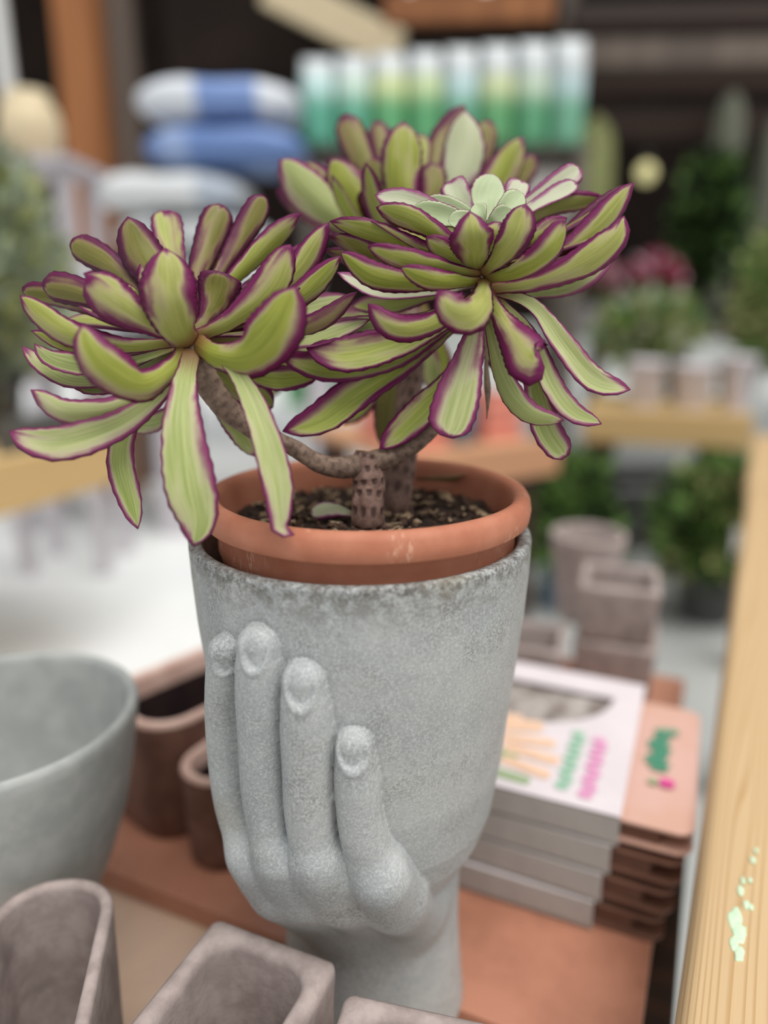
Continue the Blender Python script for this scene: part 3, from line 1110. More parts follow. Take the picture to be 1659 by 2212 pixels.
LD = 0.400
L_LEAVES = [
    # (points, width, roll, side, tip, material)
    ([(408, 742, -.6), (390, 716, -1.8), (368, 650, -3.2), (362, 590, -3.4), (357, 536, -3.0)], 110, 0, 'u', 'o', 'leaf'),
    ([(402, 734, -.6), (340, 708, -1.8), (255, 660, -2.8), (186, 598, -3.0)], 84, 8, 'u', 'r', 'leaf'),
    ([(400, 722, 0.4), (320, 645, 1.6), (235, 570, 2.2), (153, 522, 2.6)], 64, 5, 'u', 'b', 'leaf_dark'),
    ([(400, 715, 0.2), (345, 610, 1.0), (302, 540, 1.2), (276, 468, 1.0)], 90, 0, 'u', 's', 'leaf_dark'),
    ([(405, 710, 1.2), (388, 610, 3.4), (368, 530, 5.0), (356, 455, 6.0)], 74, 0, 't', 'b', 'leaf'),
    ([(420, 712, 1.0), (420, 620, 3.0), (448, 530, 4.2), (482, 443, 5.0)], 74, 0, 'u', 'b', 'leaf_dark'),
    ([(425, 712, 0.8), (460, 620, 2.6), (512, 530, 3.6), (572, 424, 4.2)], 58, 10, 'u', 'b', 'leaf_dark'),
    ([(428, 716, 0.6), (480, 630, 2.0), (560, 550, 3.0), (650, 460, 3.6)], 52, 25, 'u', 'p', 'leaf'),
    ([(420, 726, 0.2), (445, 690, 0.6), (468, 640, 0.8), (480, 588, 0.6)], 92, 0, 'u', 'b', 'leaf_dark'),
    ([(422, 730, -.2), (500, 690, -1.0), (580, 620, -1.4), (628, 528, -1.4)], 70, 5, 'u', 's', 'leaf'),
    ([(424, 740, -.4), (470, 768, -2.0), (535, 770, -3.4), (598, 712, -4.4), (640, 620, -4.8)], 104, 4, 'u', 's', 'leaf'),
    ([(425, 724, 0.4), (530, 670, 1.0), (640, 590, 1.6), (711, 480, 1.8)], 62, 8, 'u', 'p', 'leaf'),
    ([(425, 730, 0.2), (540, 695, 0.4), (650, 640, 0.4), (737, 553, 0.2)], 54, 15, 'u', 'p', 'leaf'),
    ([(425, 736, 0.2), (560, 728, 0.4), (690, 697, 0.2), (772, 630, 0.0)], 42, 25, 'u', 'p', 'leaf_dark'),
    ([(404, 746, -.4), (372, 792, -1.8), (310, 832, -3.6), (238, 800, -4.8), (196, 755, -5.2), (178, 700, -5.0)], 80, 8, 'u', 's', 'leaf'),
    ([(398, 738, -.4), (270, 748, -1.0), (150, 722, -1.6), (88, 680, -1.8), (43, 638, -1.8)], 54, 10, 'u', 's', 'leaf'),
    ([(400, 730, 0.2), (270, 672, 0.4), (170, 632, 0.6), (92, 615, 0.8)], 64, 10, 'u', 'b', 'leaf_dark'),
    ([(400, 732, 0.6), (260, 690, 1.4), (130, 645, 2.0), (48, 628, 2.2)], 46, 25, 'u', 'b', 'leaf_dark'),
    ([(398, 740, 0), (270, 752, 0.2), (150, 748, 0.4), (66, 714, 0.6)], 36, 30, 'u', 'p', 'leaf'),
    ([(398, 744, 0), (300, 778, 0), (190, 795, 0), (110, 776, 0), (74, 742, 0)], 46, 40, 't', 'p', 'leaf_light'),
    ([(398, 746, .4), (280, 812, .8), (170, 825, 1.2), (100, 795, 1.4), (48, 748, 1.6)], 48, 40, 't', 'p', 'leaf_light'),
    ([(400, 748, .6), (300, 820, 1.0), (210, 838, 1.6), (140, 818, 1.8)], 44, 40, 't', 'p', 'leaf_light'),
    ([(400, 752, -.2), (330, 836, -.8), (240, 886, -1.6), (140, 892, -2.0), (66, 842, -2.0)], 52, 20, 'u', 's', 'leaf_light'),
    ([(404, 758, -.2), (340, 856, -1.0), (258, 918, -1.8), (150, 956, -2.6), (80, 956, -2.8), (20, 932, -2.8)], 68, 5, 't', 's', 'leaf_light'),
    ([(404, 760, .2), (332, 846, 0.0), (276, 922, -.2), (262, 1000, -.4), (280, 1075, -.6), (298, 1143, -.8)], 54, 10, 't', 's', 'leaf_light'),
    ([(413, 760, -.6), (396, 850, -2.6), (396, 950, -3.6), (410, 1045, -3.8), (426, 1120, -3.6), (418, 1180, -3.4)], 94, 0, 't', 's', 'leaf_light'),
    ([(432, 748, -.4), (490, 780, -2.0), (536, 850, -3.0), (574, 950, -3.6), (598, 1050, -3.8), (603, 1115, -3.8), (606, 1145, -3.7), (636, 1156, -3.6)], 58, 12, 't', 's', 'leaf_light'),
    ([(400, 780, 2.0), (385, 870, 4.0), (340, 908, 5.0), (288, 914, 6.0)], 52, 0, 't', 'b', 'leaf_light'),
    ([(430, 790, 2.0), (480, 880, 4.0), (520, 935, 4.6), (556, 986, 5.0)], 54, 0, 't', 's', 'leaf_light'),
    # second row showing behind and between
    ([(410, 716, .6), (340, 640, 2.4), (290, 620, 3.4), (180, 590, 4.4)], 50, 35, 't', 'p', 'leaf'),
    ([(412, 718, 1.0), (440, 630, 3.6), (470, 560, 5.0), (520, 500, 6.4)], 56, 20, 't', 'b', 'leaf'),
    ([(416, 722, 0.8), (520, 640, 3.0), (610, 580, 4.4), (690, 520, 5.4)], 48, 35, 'u', 'p', 'leaf'),
    ([(418, 730, 0.8), (560, 700, 2.4), (660, 668, 3.2), (760, 640, 4.0)], 46, 40, 't', 'p', 'leaf_light'),
    ([(418, 738, 0.6), (560, 748, 1.2), (680, 735, 1.6), (800, 690, 2.0)], 40, 45, 't', 'p', 'leaf_light'),
    ([(418, 742, 1.0), (520, 800, 2.4), (600, 820, 3.4), (690, 810, 4.0)], 58, 20, 't', 's', 'leaf'),
    ([(418, 744, 1.2), (500, 830, 3.0), (560, 860, 4.0), (590, 880, 5.0)], 70, 10, 't', 's', 'leaf'),
    ([(404, 724, 0.8), (300, 690, 2.4), (220, 660, 3.4), (120, 640, 4.2)], 44, 40, 'u', 'p', 'leaf_dark'),
    ([(404, 728, 0.8), (300, 712, 1.8), (220, 700, 2.6), (140, 690, 3.2)], 40, 50, 't', 'p', 'leaf'),
    ([(404, 744, 0.8), (330, 790, 1.6), (260, 800, 2.4), (170, 770, 3.0)], 40, 45, 't', 'p', 'leaf_light'),
]
for pts, wpx, roll, side, tip, mat in L_LEAVES:
    leaf(brL, pts, wpx, LD, roll, side, tip, mat)

RD = 0.424
R_LEAVES = [
    ([(1030, 580, -1.0), (1023, 545, -3.2), (1018, 505, -4.6), (1014, 456, -4.6)], 84, 0, 'u', 'o', 'leaf'),
    ([(1044, 592, -1.0), (1080, 555, -2.8), (1116, 505, -3.8), (1136, 440, -4.0)], 66, 5, 'u', 's', 'leaf'),
    ([(1048, 604, -.8), (1120, 586, -3.0), (1180, 545, -4.2), (1218, 472, -4.6)], 52, 15, 'u', 's', 'leaf'),
    ([(1050, 625, -.6), (1150, 613, -1.8), (1262, 568, -2.8), (1330, 515, -3.2), (1348, 466, -3.2)], 62, 12, 'u', 's', 'leaf'),
    ([(1054, 604, -.2), (1180, 566, -.4), (1290, 490, -.6), (1370, 394, -.6)], 58, 18, 'u', 'p', 'leaf'),
    ([(1054, 596, .4), (1180, 540, 1.0), (1280, 470, 1.4), (1366, 398, 1.6)], 48, 25, 'u', 'p', 'leaf_dark'),
    ([(1060, 560, .4), (1120, 500, 1.2), (1200, 450, 1.6), (1310, 430, 2.0)], 44, 35, 'u', 'p', 'leaf'),
    ([(1060, 520, .2), (1100, 470, 1.0), (1180, 415, 1.6), (1254, 365, 1.8)], 50, 15, 't', 'b', 'leaf_pink'),
    ([(1060, 520, .2), (1110, 475, .6), (1180, 432, 1.0), (1246, 396, 1.2)], 36, 30, 't', 'b', 'leaf_pink'),
    ([(1048, 500, 0), (1046, 465, .8), (1050, 425, 1.2), (1068, 377, 1.4)], 72, 0, 't', 's', 'leaf_young'),
    ([(1040, 500, 0), (1014, 460, .8), (992, 425, 1.2), (972, 391, 1.6)], 58, 5, 't', 'b', 'leaf_pink'),
    ([(1056, 500, 0), (1080, 462, .8), (1108, 425, 1.4), (1126, 390, 1.8)], 54, 5, 't', 'b', 'leaf_pink'),
    ([(1044, 494, -.4), (1000, 476, -.8), (950, 466, -1.0), (888, 454, -1.0)], 48, 15, 't', 's', 'leaf_young'),
    ([(1044, 492, -.2), (1010, 462, -.2), (960, 446, -.0), (915, 436, .2)], 40, 20, 't', 's', 'leaf_young'),
    ([(1050, 494, -.4), (1074, 470, -.6), (1100, 446, -.6), (1130, 418, -.4)], 50, 5, 't', 's', 'leaf_young'),
    ([(1048, 496, -.8), (1066, 482, -1.4), (1082, 468, -1.6), (1104, 452, -1.8)], 40, 10, 't', 's', 'leaf_young'),
    ([(1042, 496, -.8), (1022, 482, -1.4), (1000, 476, -1.8), (968, 478, -2.0)], 36, 20, 't', 's', 'leaf_young'),
    ([(1046, 496, -.8), (1040, 476, -1.0), (1036, 462, -1.0), (1030, 440, -.8)], 34, 0, 't', 's', 'leaf_young'),
    ([(1038, 530, -.2), (980, 480, -.4), (900, 445, -.4), (810, 421, -.2)], 46, 30, 't', 's', 'leaf_pink'),
    ([(1036, 560, -.8), (970, 520, -1.8), (895, 480, -2.4), (812, 448, -2.4)], 46, 22, 'u', 's', 'leaf'),
    ([(1036, 578, -.6), (940, 545, -1.2), (830, 515, -1.6), (712, 478, -1.6)], 46, 35, 'u', 'p', 'leaf'),
    ([(1036, 586, -.2), (920, 570, -.6), (800, 550, -.8), (708, 508, -.8)], 44, 40, 'u', 'p', 'leaf_dark'),
    ([(1036, 594, -1.0), (950, 578, -2.8), (860, 558, -3.8), (794, 532, -4.0)], 42, 25, 'u', 's', 'leaf'),
    ([(1036, 604, -.8), (930, 612, -2.0), (815, 600, -2.8), (736, 545, -3.0)], 52, 15, 'u', 's', 'leaf'),
    ([(1036, 608, -1.0), (985, 610, -3.0), (930, 606, -4.0), (866, 578, -4.4)], 42, 20, 'u', 's', 'leaf'),
    ([(1036, 616, -.2), (930, 634, -.8), (820, 632, -1.2), (728, 588, -1.4)], 36, 45, 't', 'p', 'leaf_pink'),
    ([(1036, 600, .4), (900, 590, .8), (800, 575, 1.0), (700, 540, 1.2)], 40, 40, 'u', 'p', 'leaf_dark'),
    ([(1046, 606, -1.0), (1040, 640, -3.6), (1018, 672, -5.6), (978, 668, -6.2), (944, 628, -6.0)], 76, 0, 'u', 's', 'leaf'),
    ([(1038, 632, -.6), (960, 688, -2.4), (888, 712, -3.4), (835, 700, -3.8), (795, 656, -3.8)], 52, 12, 'u', 's', 'leaf'),
    ([(1034, 642, 0), (930, 712, -.4), (820, 752, -.8), (735, 768, -1.0), (662, 752, -1.2)], 74, 12, 't', 's', 'leaf'),
    ([(1034, 646, .4), (890, 755, .4), (770, 790, .4), (690, 792, .4), (606, 770, .4)], 66, 12, 't', 's', 'leaf'),
    ([(1034, 640, .2), (900, 690, .2), (780, 706, .2), (640, 722, .0)], 38, 40, 't', 'p', 'leaf_light'),
    ([(1034, 650, .6), (900, 765, .8), (770, 848, .8), (690, 905, .6), (610, 932, .4)], 74, 5, 't', 's', 'leaf'),
    ([(1038, 670, .8), (990, 800, 1.4), (910, 890, 1.2), (820, 970, .8)], 66, 5, 't', 's', 'leaf'),
    ([(1044, 640, -.8), (1018, 750, -2.6), (990, 850, -3.4), (964, 944, -3.6)], 88, 0, 't', 'b', 'leaf_light'),
    ([(1052, 632, -.8), (1085, 690, -2.8), (1122, 745, -4.2), (1148, 782, -4.8), (1172, 778, -5.0)], 86, 0, 'u', 'b', 'leaf'),
    ([(1050, 640, -.6), (1064, 740, -2.0), (1096, 840, -2.8), (1146, 894, -3.4), (1218, 908, -3.8)], 44, 20, 'u', 's', 'leaf_light'),
    ([(1058, 640, -.2), (1126, 750, -.4), (1158, 850, -.6), (1182, 930, -.8), (1222, 988, -.8)], 60, 5, 't', 'b', 'leaf_light'),
    ([(1060, 632, -.4), (1142, 720, -1.2), (1190, 830, -1.8), (1236, 890, -2.0), (1300, 916, -2.0)], 44, 15, 't', 's', 'leaf_light'),
    ([(1062, 626, -.4), (1150, 660, -1.4), (1215, 745, -2.0), (1280, 820, -2.2), (1362, 842, -2.2)], 50, 18, 't', 's', 'leaf_light'),
    ([(1060, 620, .4), (1150, 632, 1.4), (1240, 615, 2.0), (1320, 560, 2.4)], 48, 25, 't', 's', 'leaf_light'),
    ([(1060, 615, .4), (1140, 605, 1.6), (1230, 575, 2.4), (1300, 530, 3.0)], 44, 35, 'u', 'p', 'leaf_dark'),
    ([(1054, 575, -.2), (1110, 540, -.6), (1180, 500, -.8), (1225, 470, -.8)], 44, 20, 'u', 'p', 'leaf'),
    ([(1040, 580, -.8), (1000, 560, -2.0), (950, 535, -2.8), (920, 512, -3.0)], 44, 20, 'u', 's', 'leaf'),
    ([(1040, 570, -1.0), (1036, 540, -2.4), (1066, 510, -3.0), (1085, 480, -3.0)], 56, 5, 'u', 's', 'leaf'),
    ([(1044, 650, 1.0), (1044, 720, 2.4), (1090, 790, 3.6), (1110, 830, 4.0)], 60, 5, 't', 's', 'leaf_dark'),
    ([(1030, 610, 1.0), (930, 640, 2.4), (850, 660, 3.4), (760, 660, 4.2)], 48, 35, 't', 's', 'leaf'),
]
for pts, wpx, roll, side, tip, mat in R_LEAVES:
    leaf(brR, pts, wpx, RD, roll, side, tip, mat)

BD = 0.535
B_LEAVES = [
    ([(860, 560, -.6), (760, 490, -1.6), (680, 430, -2.2), (604, 344, -2.4)], 84, 0, 'u', 's', 'leaf_light'),
    ([(868, 560, -.8), (800, 470, -1.8), (748, 400, -2.4), (716, 344, -2.4)], 80, 0, 'u', 's', 'leaf'),
    ([(876, 550, .4), (812, 410, 1.8), (770, 320, 2.4), (742, 248, 2.8)], 66, 0, 'u', 'b', 'leaf_dark'),
    ([(882, 550, .8), (840, 410, 2.8), (824, 330, 3.6), (816, 260, 4.2)], 54, 0, 'u', 'b', 'leaf_dark'),
    ([(886, 556, -.8), (872, 440, -2.0), (868, 350, -2.4), (871, 262, -2.2)], 84, 0, 'u', 's', 'leaf'),
    ([(878, 556, -.4), (840, 460, -.8), (818, 400, -1.0), (812, 338, -.8)], 60, 10, 'u', 'b', 'leaf_dark'),
    ([(892, 556, -.8), (916, 460, -1.6), (932, 410, -1.8), (930, 352, -1.6)], 62, 5, 'u', 'b', 'leaf_dark'),
    ([(894, 550, .8), (930, 400, 2.4), (960, 310, 3.2), (1004, 226, 3.4)], 72, 5, 'u', 's', 'leaf_dark'),
    ([(896, 556, -.2), (965, 430, -.4), (1000, 340, -.4), (1004, 238, -.2)], 92, 0, 'u', 'p', 'leaf_pink'),
    ([(900, 550, .8), (990, 430, 2.4), (1035, 340, 3.2), (1059, 260, 3.6)], 58, 10, 'u', 'b', 'leaf_dark'),
    ([(902, 560, .2), (1000, 470, .6), (1080, 380, .8), (1130, 296, .8)], 74, 5, 'u', 's', 'leaf'),
    ([(904, 560, .6), (1020, 480, 1.8), (1110, 400, 2.6), (1158, 338, 3.0)], 52, 15, 'u', 'b', 'leaf_dark'),
    ([(866, 566, .4), (740, 500, 1.2), (660, 450, 1.6), (596, 410, 1.8)], 56, 10, 'u', 's', 'leaf_dark'),
    ([(870, 560, .2), (770, 470, .4), (700, 400, .4), (660, 350, .6)], 60, 5, 'u', 's', 'leaf'),
    ([(872, 560, .6), (800, 440, 1.8), (740, 370, 2.4), (700, 350, 2.6)], 52, 15, 'u', 's', 'leaf_dark'),
    ([(888, 556, .6), (890, 430, 2.0), (900, 350, 2.6), (905, 290, 3.0)], 58, 0, 't', 'b', 'leaf'),
    ([(886, 556, -.4), (850, 460, -.8), (800, 420, -1.0), (770, 400, -1.0)], 60, 10, 'u', 's', 'leaf'),
    ([(898, 560, .2), (960, 470, .8), (1020, 420, 1.2), (1060, 395, 1.4)], 60, 5, 't', 's', 'leaf_light'),
    # hanging leaves below the rear rosette
    ([(880, 640, -.6), (858, 740, -1.8), (842, 850, -2.2), (828, 972, -2.2)], 56, 5, 't', 'p', 'leaf_dark'),
    ([(872, 640, -.4), (830, 740, -1.0), (800, 830, -1.4), (742, 918, -1.4)], 66, 5, 't', 's', 'leaf'),
    ([(905, 640, .2), (930, 720, .6), (950, 790, 1.0), (946, 860, 1.2)], 52, 10, 't', 's', 'leaf'),
    ([(898, 640, -.2), (915, 720, -.6), (925, 780, -.8), (935, 850, -.8)], 44, 15, 't', 'p', 'leaf_light'),
    ([(868, 630, .2), (760, 680, 1.2), (700, 730, 1.8), (640, 810, 2.0)], 66, 5, 't', 's', 'leaf_light'),
    ([(864, 640, .6), (700, 740, 2.0), (610, 800, 2.8), (550, 880, 3.0)], 60, 5, 't', 's', 'leaf'),
    ([(900, 620, .2), (960, 640, 1.2), (1030, 690, 1.6), (1090, 740, 1.8)], 56, 10, 't', 's', 'leaf'),
    ([(884, 640, -.6), (790, 690, -1.2), (720, 700, -1.6), (650, 690, -1.8)], 54, 20, 't', 's', 'leaf_light'),
]
for pts, wpx, roll, side, tip, mat in B_LEAVES:
    leaf(brB, pts, wpx, BD, roll, side, tip, mat)

# inner rows of narrower leaves that fill each rosette
def fill(parent, hub, rad, count, seed, az0, az1, el0, el1, wd, mats, rise=0.0):
    rnd = random.Random(seed)
    for i in range(count):
        az = math.radians(az0 + (az1 - az0) * ((i * 0.618) % 1.0))
        el = math.radians(rnd.uniform(el0, el1))
        L_ = rad * rnd.uniform(.75, 1.05)
        hd = Vector((math.sin(az), math.cos(az), 0))
        b = hub + Vector((0, 0, rise * rnd.random())) + hd * 0.003
        p1 = b + (hd * math.cos(el * .6) + Vector((0, 0, math.sin(el * .6)))) * L_ * .5
        p2 = p1 + (hd * math.cos(el) + Vector((0, 0, math.sin(el)))) * L_ * .5
        Wd = Vector((0, 0, 1)).cross(hd)
        leaf3(parent, [b, p1, p2], wd * rnd.uniform(.8, 1.1), 0, 't', rnd.choice(['s', 'b', 'p']), rnd.choice(mats), .35, 20, 7, 0, Wd if True else None, False)


fill(brL, P(415, 728, .401), .062, 24, 3, -100, 100, 8, 62, .0165, ['leaf', 'leaf_dark', 'leaf'])
fill(brR, P(1045, 590, .426), .075, 26, 4, -110, 110, 0, 34, .0165, ['leaf', 'leaf_dark', 'leaf_light'], 0.012)
fill(brR, P(1045, 560, .425), .050, 9, 5, -105, 105, 12, 30, .016, ['leaf', 'leaf_young'], 0.01)
fill(brB, P(888, 570, .537), .085, 16, 6, -150, 150, 20, 65, .019, ['leaf', 'leaf_dark'])

# bare shrivelled leaf stalk and scraps on the stem
tube('dry_leaf', [LP(1052, 690, .43), LP(1050, 780, .432), LP(1054, 860, .434), LP(1052, 905, .434)], [.0006, .0009, .0022, .0003], M['branch'], plant, 8, 20)

# fallen leaves lying on the soil
keep = PL.copy()
PL = Vector((0, 0, 0))


def fallen(name, px0, py0, px1, py1, wpx, mat, label, lift=0.007, curve=0.0):
    a, b = G(px0, py0, SOILZ + lift), G(px1, py1, SOILZ + lift)
    mid = (a + b) / 2 + Vector((0, 0, 0.002)) + Vector((0, curve, 0))
    wd = Vector((0, 0, 1)).cross((b - a).normalized()) * 0.75 + Vector((0, 0, -0.55))
    o = leaf3(None, [a, mid, b], wpx, 0, 't', 'r', mat, 0.15, 20, 7, 0, wd, False)
    o.name = name
    tag(o, label, 'leaf')
    return o


fallen('fallen_leaf', 768, 1113, 672, 1102, 0.0150, 'leaf_pink', 'small pale green fallen leaf lying on the soil left of the stem')
M['leaf_dry'] = leaf_mat('leaf_dried', (150, 138, 96), (176, 164, 120), (196, 184, 146), (150, 110, 80), (140, 128, 88), 0.3)
fallen('fallen_leaf', 900, 1034, 1035, 1026, 0.013, 'leaf_dry', 'long dried tan leaf curled on the soil behind the stems', 0.012, -0.012)
PL = keep

#SPLIT
# ------------------------------------------------------------------ pots in the foreground
def top_pot(cpx, cpy, z):
    return G(cpx, cpy, z)


def pot_at(name, u, v, a, b, rc, h, wall, taper, mats, label, seed, rz=-TH, z=0.0005, cat='pot', group=None, rough=0.0006):
    o = pot_mesh(name, a, b, rc, h, wall, taper, mats, T2(u, v, z), rz, 0.008, isinstance(mats, list), None, rough, seed)
    tag(o, label, cat, group)
    return o


ZP = -0.0215 + 0.0005      # plywood level in front of the rust board
# square pot: back corner of the rim at (470,1992), right corner at (726,2090)
zr = 0.128
c1 = G(466, 1976, zr); c2 = G(732, 2074, zr)
ed = (c2 - c1); ln_ = ed.length
ang = math.atan2(ed.y, ed.x)
exv = ed.normalized(); eyv = Vector((-exv.y, exv.x, 0))
dep = 0.098
cc = c1 + exv * ln_ / 2 - eyv * dep / 2
o = pot_mesh('square_pot', ln_ / 2, dep / 2, 0.006, zr - ZP, 0.0120, 0.006, M['greypot'], Vector((cc.x, cc.y, ZP)), ang, 0.008, None, None, 0.0007, 21, 0.017)
tag(o, 'mauve grey clay square pot with open top, nearest below the sculpted hand', 'pot', 'mauve grey clay pots')
# next square pot, lower right, only its back edge shows
c1 = G(748, 2138, zr - .004); c2 = G(1060, 2204, zr - .004)
ed = (c2 - c1); ang2 = math.atan2(ed.y, ed.x)
exv = ed.normalized(); eyv = Vector((-exv.y, exv.x, 0))
cc = c1 + exv * 0.045 - eyv * 0.045
o = pot_mesh('square_pot', 0.045, 0.045, 0.008, zr - .004 - ZP, 0.0115, 0.006, M['greypot'], Vector((cc.x, cc.y, ZP)), ang2, 0.008, None, None, 0.0009, 22, 0.017)
tag(o, 'mauve grey clay square pot cut off by the bottom edge, below the planter foot', 'pot', 'mauve grey clay pots')
# oval pot in the lower left corner
zo = 0.135
pb = G(150, 1888, zo)
pr_ = G(240, 1965, zo)
ango = math.atan2((G(262, 2212, zo) - pr_).y, (G(212, 2120, zo) - pr_).x)
diro = (G(205, 2140, zo) - G(238, 1985, zo)); ango = math.atan2(diro.y, diro.x)
exo = diro.normalized(); eyo = Vector((-exo.y, exo.x, 0))
if eyo.x > 0:
    eyo = -eyo
wb_ = 0.0375
cc = G(238, 1985, zo) + exo * 0.036 + eyo * wb_
o = pot_mesh('oval_pot', 0.078, wb_, 0.034, zo - ZP, 0.0078, 0.004, M['greypot'], Vector((cc.x, cc.y, ZP)), ango, 0.010, None, None, 0.0005, 23)
tag(o, 'long oval mauve grey clay pot in front of the concrete bowl', 'pot', 'mauve grey clay pots')
# small low round pot between them
pc = G(300, 2205, 0.060)
o = pot_mesh('round_pot', 0.020, 0.020, 0.0199, 0.07, 0.004, 0.003, [M['greypot'], M['greypot'], M['brownin']], Vector((pc.x + .006, pc.y - .014, ZP)), 0, 0.006, True, None, 0.0004, 24)
tag(o, 'low round pot with dark inside between the oval pot and the square pot', 'pot')

# concrete bowl on the left
bx_, by_, br_, bz_ = -0.288, 0.487, 0.101, 0.212
prof = [(0.040, 0.0), (0.046, 0.001), (0.048, 0.006), (0.046, 0.014), (0.050, 0.026), (0.062, 0.050), (0.078, 0.088), (0.092, 0.130), (0.101, 0.172), (0.1065, 0.208), (0.1078, 0.2165), (0.1066, 0.2205),
        (0.1035, 0.2220), (0.1005, 0.2205), (0.0990, 0.2160), (0.0965, 0.196), (0.090, 0.160), (0.080, 0.124), (0.066, 0.090), (0.046, 0.066), (0.022, 0.056), (0.004, 0.054)]
bo = lathe('concrete_bowl', [(r * br_ / .1078, z * bz_ / .222) for r, z in prof], M['bowl'], None, 96, (bx_, by_, 0.0005), 0.0006)
tag(bo, 'large pale grey concrete bowl with rounded wall at the left edge', 'bowl')

# brown clay pots behind the hand, left
base = G(372, 1822, 0)
o = pot_mesh('brown_pot', 0.060, 0.082, 0.040, 0.128, 0.0100, 0.003, [M['brownpot'], M['brownrim'], M['brownin']], Vector((base.x + 0.006, base.y + 0.086, 0.0005)), -TH - 0.28, 0.008, True, None, 0.0004, 31)
tag(o, 'tall oval brown clay pot with dark inside between the concrete bowl and the hand', 'pot')
p2 = G(398, 1625, 0.098)
o = pot_mesh('brown_pot', 0.034, 0.052, 0.033, 0.098, 0.0085, 0.003, [M['brownpot'], M['brownrim'], M['brownin']], Vector((p2.x + 0.044, p2.y + 0.004, 0.0005)), -TH - 0.1, 0.008, True, None, 0.0004, 32)
tag(o, 'smaller oval brown clay pot partly hidden behind the sculpted fingers', 'pot')

# ------------------------------------------------------------------ boxes on the right
lid_fr = G(1340, 1768, 0.112)
base_fr = G(1277, 2012, 0.0)
BW, BDp, BH = 0.205, 0.232, 0.0272
for k in range(4):
    f = k / 3.0
    fr = base_fr.lerp(Vector((lid_fr.x, lid_fr.y, 0)), f)
    fr.z = k * (BH + 0.0008) + 0.0008
    names = ['bottom', 'second lowest', 'second highest', 'topmost']
    e = empty('boxed_pot_set', fr, -TH + [0.01, -0.01, 0.0, 0.015][k])
    lab = ['grey sleeved box with brown tray, bottom one of the stack right of the planter',
           'grey sleeved box with brown tray, second from the bottom of the stack',
           'grey sleeved box with brown tray, directly under the printed white box',
           'white printed box with cut-out window and peach end flap, top of the stack'][k]
    tag(e, lab, 'box', 'stacked boxed pot sets')
    # sleeve: local x to the right, y away; front-right corner at the origin
    bm = bmesh.new()
    t_ = 0.0012
    bm_box(bm, (-BW / 2, t_ / 2, BH / 2 + .0016), (BW, t_, BH - .0032))
    bm_box(bm, (-BW / 2, BDp - t_ / 2, BH / 2), (BW, t_, BH))
    bm_box(bm, (-BW / 2, BDp / 2, t_ / 2), (BW, BDp - 2 * t_, t_))
    obj_bm('sleeve', bm, M['greyside'], e)
    if k < 3:
        box('sleeve_top', (-BW / 2, BDp / 2, BH - t_ / 2), (BW, BDp - 2 * t_, t_), M['pinkcard'], e)
    else:
        # printed top with a half-round window near the back
        yc, wr, wl = 0.150, 0.085, 0.052
        outer = [(-BW, 0.0), (0, 0.0), (0, BDp), (-BW, BDp)]
        win = []
        for i in range(17):
            a = math.pi + math.pi * i / 16
            win.append((-0.112 + wr * math.cos(a), yc + 0.040 + wl * 1.5 * math.sin(a)))
        bm = bmesh.new()
        for zt in (BH - t_, BH):
            vo = [bm.verts.new((x, y, zt)) for x, y in outer]
            vi = [bm.verts.new((x, y, zt)) for x, y in win]
            # strips: bridge outer polygon to the window by hand
            half = len(vi) // 2
            bm.faces.new([vo[0], vo[1]] + list(reversed(vi)))
            bm.faces.new([vo[1], vo[2], vi[-1]])
            bm.faces.new([vo[2], vo[3], vi[0], vi[-1]])
            bm.faces.new([vo[3], vo[0], vi[0]])
        bmesh.ops.triangulate(bm, faces=bm.faces)
        obj_bm('sleeve_top', bm, M['pinkcard'], e)
        box('window_film', (-0.112, yc + 0.004, BH - 0.006), (0.165, 0.085, 0.001), M['window_film'], e)
        pn = [0]
        def patch(nm, x0, y0, sx, sy, mat, rot=0.0, zz=BH):
            pn[0] += 1
            zz += pn[0] * 0.00006
            bm = bmesh.new()
            rw = rrect(sx / 2, sy / 2, min(sx, sy) * 0.45, 4)
            vsb = [bm.verts.new((x, y, 0)) for x, y in rw]
            vst = [bm.verts.new((x, y, 0.0003)) for x, y in rw]
            bm.faces.new(vst)
            for i in range(len(vsb)):
                j = (i + 1) % len(vsb)
                bm.faces.new((vsb[i], vsb[j], vst[j], vst[i]))
            return obj_bm(nm, bm, M[mat], e, False, (x0, y0, zz + 0.00005), rot)
        for q, (x0, y0, sx, sy, mat, rot) in enumerate([
            (-0.175, 0.090, 0.060, 0.014, 'olive_print', -.05), (-0.170, 0.070, 0.060, 0.012, 'olive_print', .08), (-0.150, 0.050, 0.070, 0.013, 'olive_print', -.06),
            (-0.158, 0.032, 0.060, 0.012, 'olive_print', .02), (-0.130, 0.020, 0.066, 0.010, 'olive_print', -.08),
            (-0.150, 0.108, 0.050, 0.010, 'orange_print', .2), (-0.122, 0.100, 0.040, 0.016, 'orange_print', .35), (-0.112, 0.078, 0.050, 0.012, 'orange_print', .15),
            (-0.104, 0.058, 0.050, 0.012, 'orange_print', -.1), (-0.104, 0.036, 0.044, 0.011, 'orange_print', -.2), (-0.186, 0.058, 0.032, 0.018, 'red_print', .1)]):
            patch('printed_shape', x0 + 0.020, y0, sx * 1.05, sy * 1.25, mat, rot)
        for q in range(9):       # two lines of lettering that run up the lid
            patch('print_mark', -0.050 + 0.002 * (q % 2), 0.022 + q * 0.0105, 0.012, 0.0095, 'pale_green_print')
            patch('print_mark', -0.030 + 0.002 * (q % 2), 0.018 + q * 0.0105, 0.0125, 0.0098, 'pink_print')
    # kraft tray that sticks out on the right
    tw = 0.055
    bm = bmesh.new()
    rw = rrect(tw / 2 + 0.02, BDp * 0.43, 0.014, 6)
    hz = BH * 0.78
    th_ = 0.0018 if k < 3 else 0.0022
